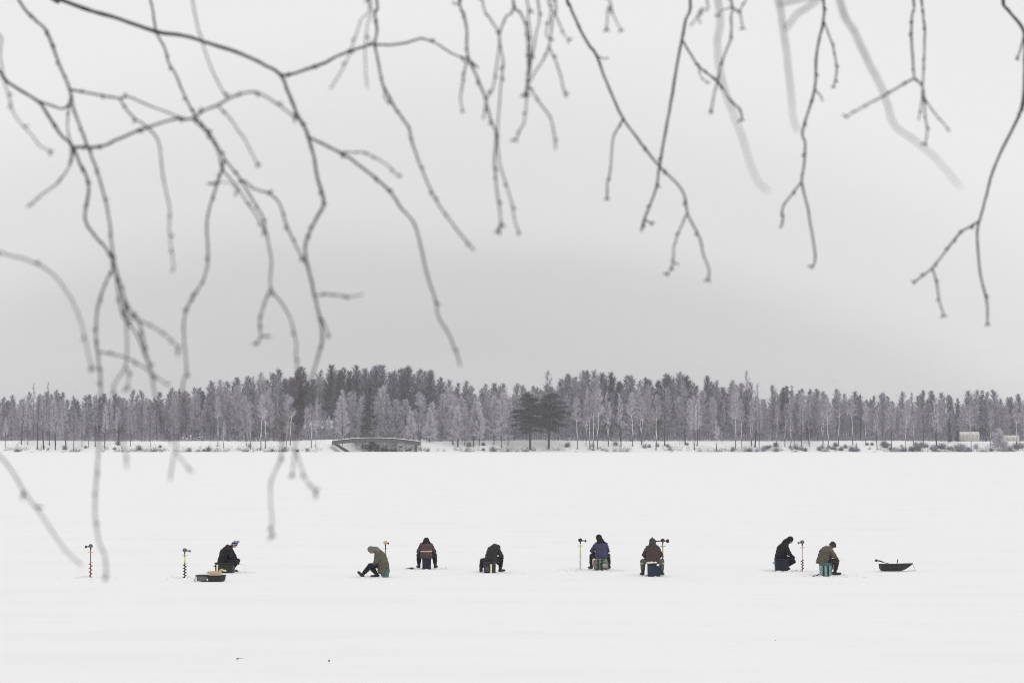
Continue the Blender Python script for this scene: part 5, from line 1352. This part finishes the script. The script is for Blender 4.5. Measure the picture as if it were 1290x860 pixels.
st = empty('scoop', local(1130.3, 718.6) + Vector((0.0, 0.03, 0.012)), R(3)); tag(st, 'dark ice scoop handle standing upright in the boat shaped sled', 'ice scoop')
bm = bmesh.new(); tube(bm, [(-0.03, 0, 0.02), (0.0, 0, 0.25), (0.03, 0, 0.38)], [0.014, 0.014, 0.018], 8); bm_obj('handle', bm, M_BLACK, st, True)
bm = bmesh.new(); lathe(bm, [(0.02, 0.0), (0.06, 0.03), (0.065, 0.045)], c=(-0.03, 0, 0), seg=16); bm_obj('bowl', bm, M_GREYK, st, True)
# scoop on the ice by P3
sc = empty('scoop', local(518.5, 716.5), R(20)); tag(sc, 'small black ice scoop lying on the snow left of the striped brown jacket', 'ice scoop')
bm = bmesh.new(); lathe(bm, [(0.02, 0.0), (0.07, 0.03), (0.085, 0.055), (0.06, 0.06)], seg=18); bm_obj('bowl', bm, M_BLACK, sc, True)
bm = bmesh.new(); tube(bm, [(-0.06, 0, 0.045), (-0.18, 0.02, 0.02), (-0.22, 0.02, 0.018)], 0.012, 6); bm_obj('handle', bm, M_BLACK, sc, True)
# pale gloves bag hung at P5's left knee
bg = empty('bait_bag', local(747.5, 717.0) + Vector((0, -0.02, 0)), R(10)); tag(bg, 'small pink and white bait bag by the left knee of the navy angler', 'bag')
bm = bmesh.new(); ell(bm, (0, 0, 0.27), (0.05, 0.04, 0.13)); ell(bm, (0.03, -0.01, 0.15), (0.06, 0.05, 0.06)); remesh(bm, 0.01, 2, 0.008, 20, 1, mat('pinkish_plastic', (0.42, 0.34, 0.34), noise_amt=0.5, noise_scale=14), 'body', bg)
bm = bmesh.new(); tube(bm, [(0, 0, 0.38), (0.01, 0, 0.46), (0.03, 0, 0.42)], 0.006, 6); bm_obj('handle', bm, M_BLACK, bg, True)

# churned snow and slush thrown up round the holes and seats
rs = np.random.default_rng(33)
bm = bmesh.new()
for px, py in ((296, 722), (470, 728), (537, 716), (622, 722), (757, 718), (822, 726), (994, 719), (1046, 726), (114, 728), (233, 729), (731, 717), (1011, 719)):
    p = local(px, py)
    for q in range(22):
        x_, y_ = p.x + rs.normal(0, 0.42), p.y + rs.normal(0, 0.5)
        rr = abs(rs.normal(0, 0.018)) + 0.010
        ell(bm, (x_, y_, 0.008 + lake_z(x_, y_)), (rr * 1.8, rr * 1.4, rr * 0.9), sub=1)
o = bm_obj('slush', bm, mat('churned_snow', (0.74, 0.745, 0.76), noise_amt=0.15, noise_scale=20), None, True); tag(o, 'small lumps of churned snow around the anglers and their holes', 'snow', kind='stuff')

# small twigs fallen on the snow
for px, py, L, lb in ((301, 831, 0.12, 'small fallen twig on the snow at lower left'), (414.5, 833, 0.05, 'tiny dark bark flake on the snow near the lower edge'), (977, 808, 0.05, 'tiny dark speck of bark on the snow below the right anglers')):
    p = local(px, py); bm = bmesh.new()
    if L > 0.1:
        tube(bm, [(-L * .5, 0, 0.02), (-L * .2, 0.02, 0.04), (L * .1, 0, 0.03), (L * .6, 0.03, 0.035)], [0.006, 0.010, 0.005, 0.003], 6); tube(bm, [(-L * .2, .02, .04), (-L * .35, 0.0, -0.0)], [0.006, 0.003], 6)
    else: ell(bm, (0, 0, 0.02), (L * .5, L * .4, 0.02), sub=1)
    o = bm_obj('fallen_twig', bm, BARK_TWIG, None, True); o.location = p; tag(o, lb, 'twig')

# ------------------------------------------------------------------ haze
bm = bmesh.new(); box(bm, (0, 800, 29.5), (2900, 2000, 61))
hm = bpy.data.materials.new('winter_air'); hm.use_nodes = True
hn = hm.node_tree; hn.nodes.clear()
ho = hn.nodes.new('ShaderNodeOutputMaterial'); pv = hn.nodes.new('ShaderNodeVolumePrincipled')
pv.inputs['Color'].default_value = (0.93, 0.93, 0.97, 1); pv.inputs['Density'].default_value = 0.00013; pv.inputs['Anisotropy'].default_value = 0.0
hn.links.new(pv.outputs[0], ho.inputs['Volume'])
hz_ = bm_obj('haze', bm, hm); tag(hz_, kind='stuff')

# look-alikes that share a description get their place among them, left to right
by = {}
for ob in COL.objects:
    if ob.parent is None and ob.get('group') and ob.get('label'): by.setdefault(ob['label'], []).append(ob)
ORD = ['first', 'second', 'third', 'fourth', 'fifth', 'sixth', 'seventh', 'eighth', 'ninth', 'tenth', 'eleventh', 'twelfth']
for lb, L_ in by.items():
    if len(L_) < 2: continue
    L_.sort(key=lambda q: q.location.x / q.location.y)
    for i, q in enumerate(L_):
        if len(L_) == 2: w_ = ('left ', 'right ')[i]
        elif i == 0: w_ = 'leftmost '
        elif i == len(L_) - 1: w_ = 'rightmost '
        else: w_ = ORD[i] + ' from left '
        t_ = w_ + lb
        if len(t_.replace('-', ' ').split()) > 16: t_ = t_.replace('second clump', 'clump').replace('tree on the bank edge', 'bank edge tree').replace('tree, skyline row', 'skyline tree').replace('tree, middle row', 'mid row tree')
        q['label'] = t_
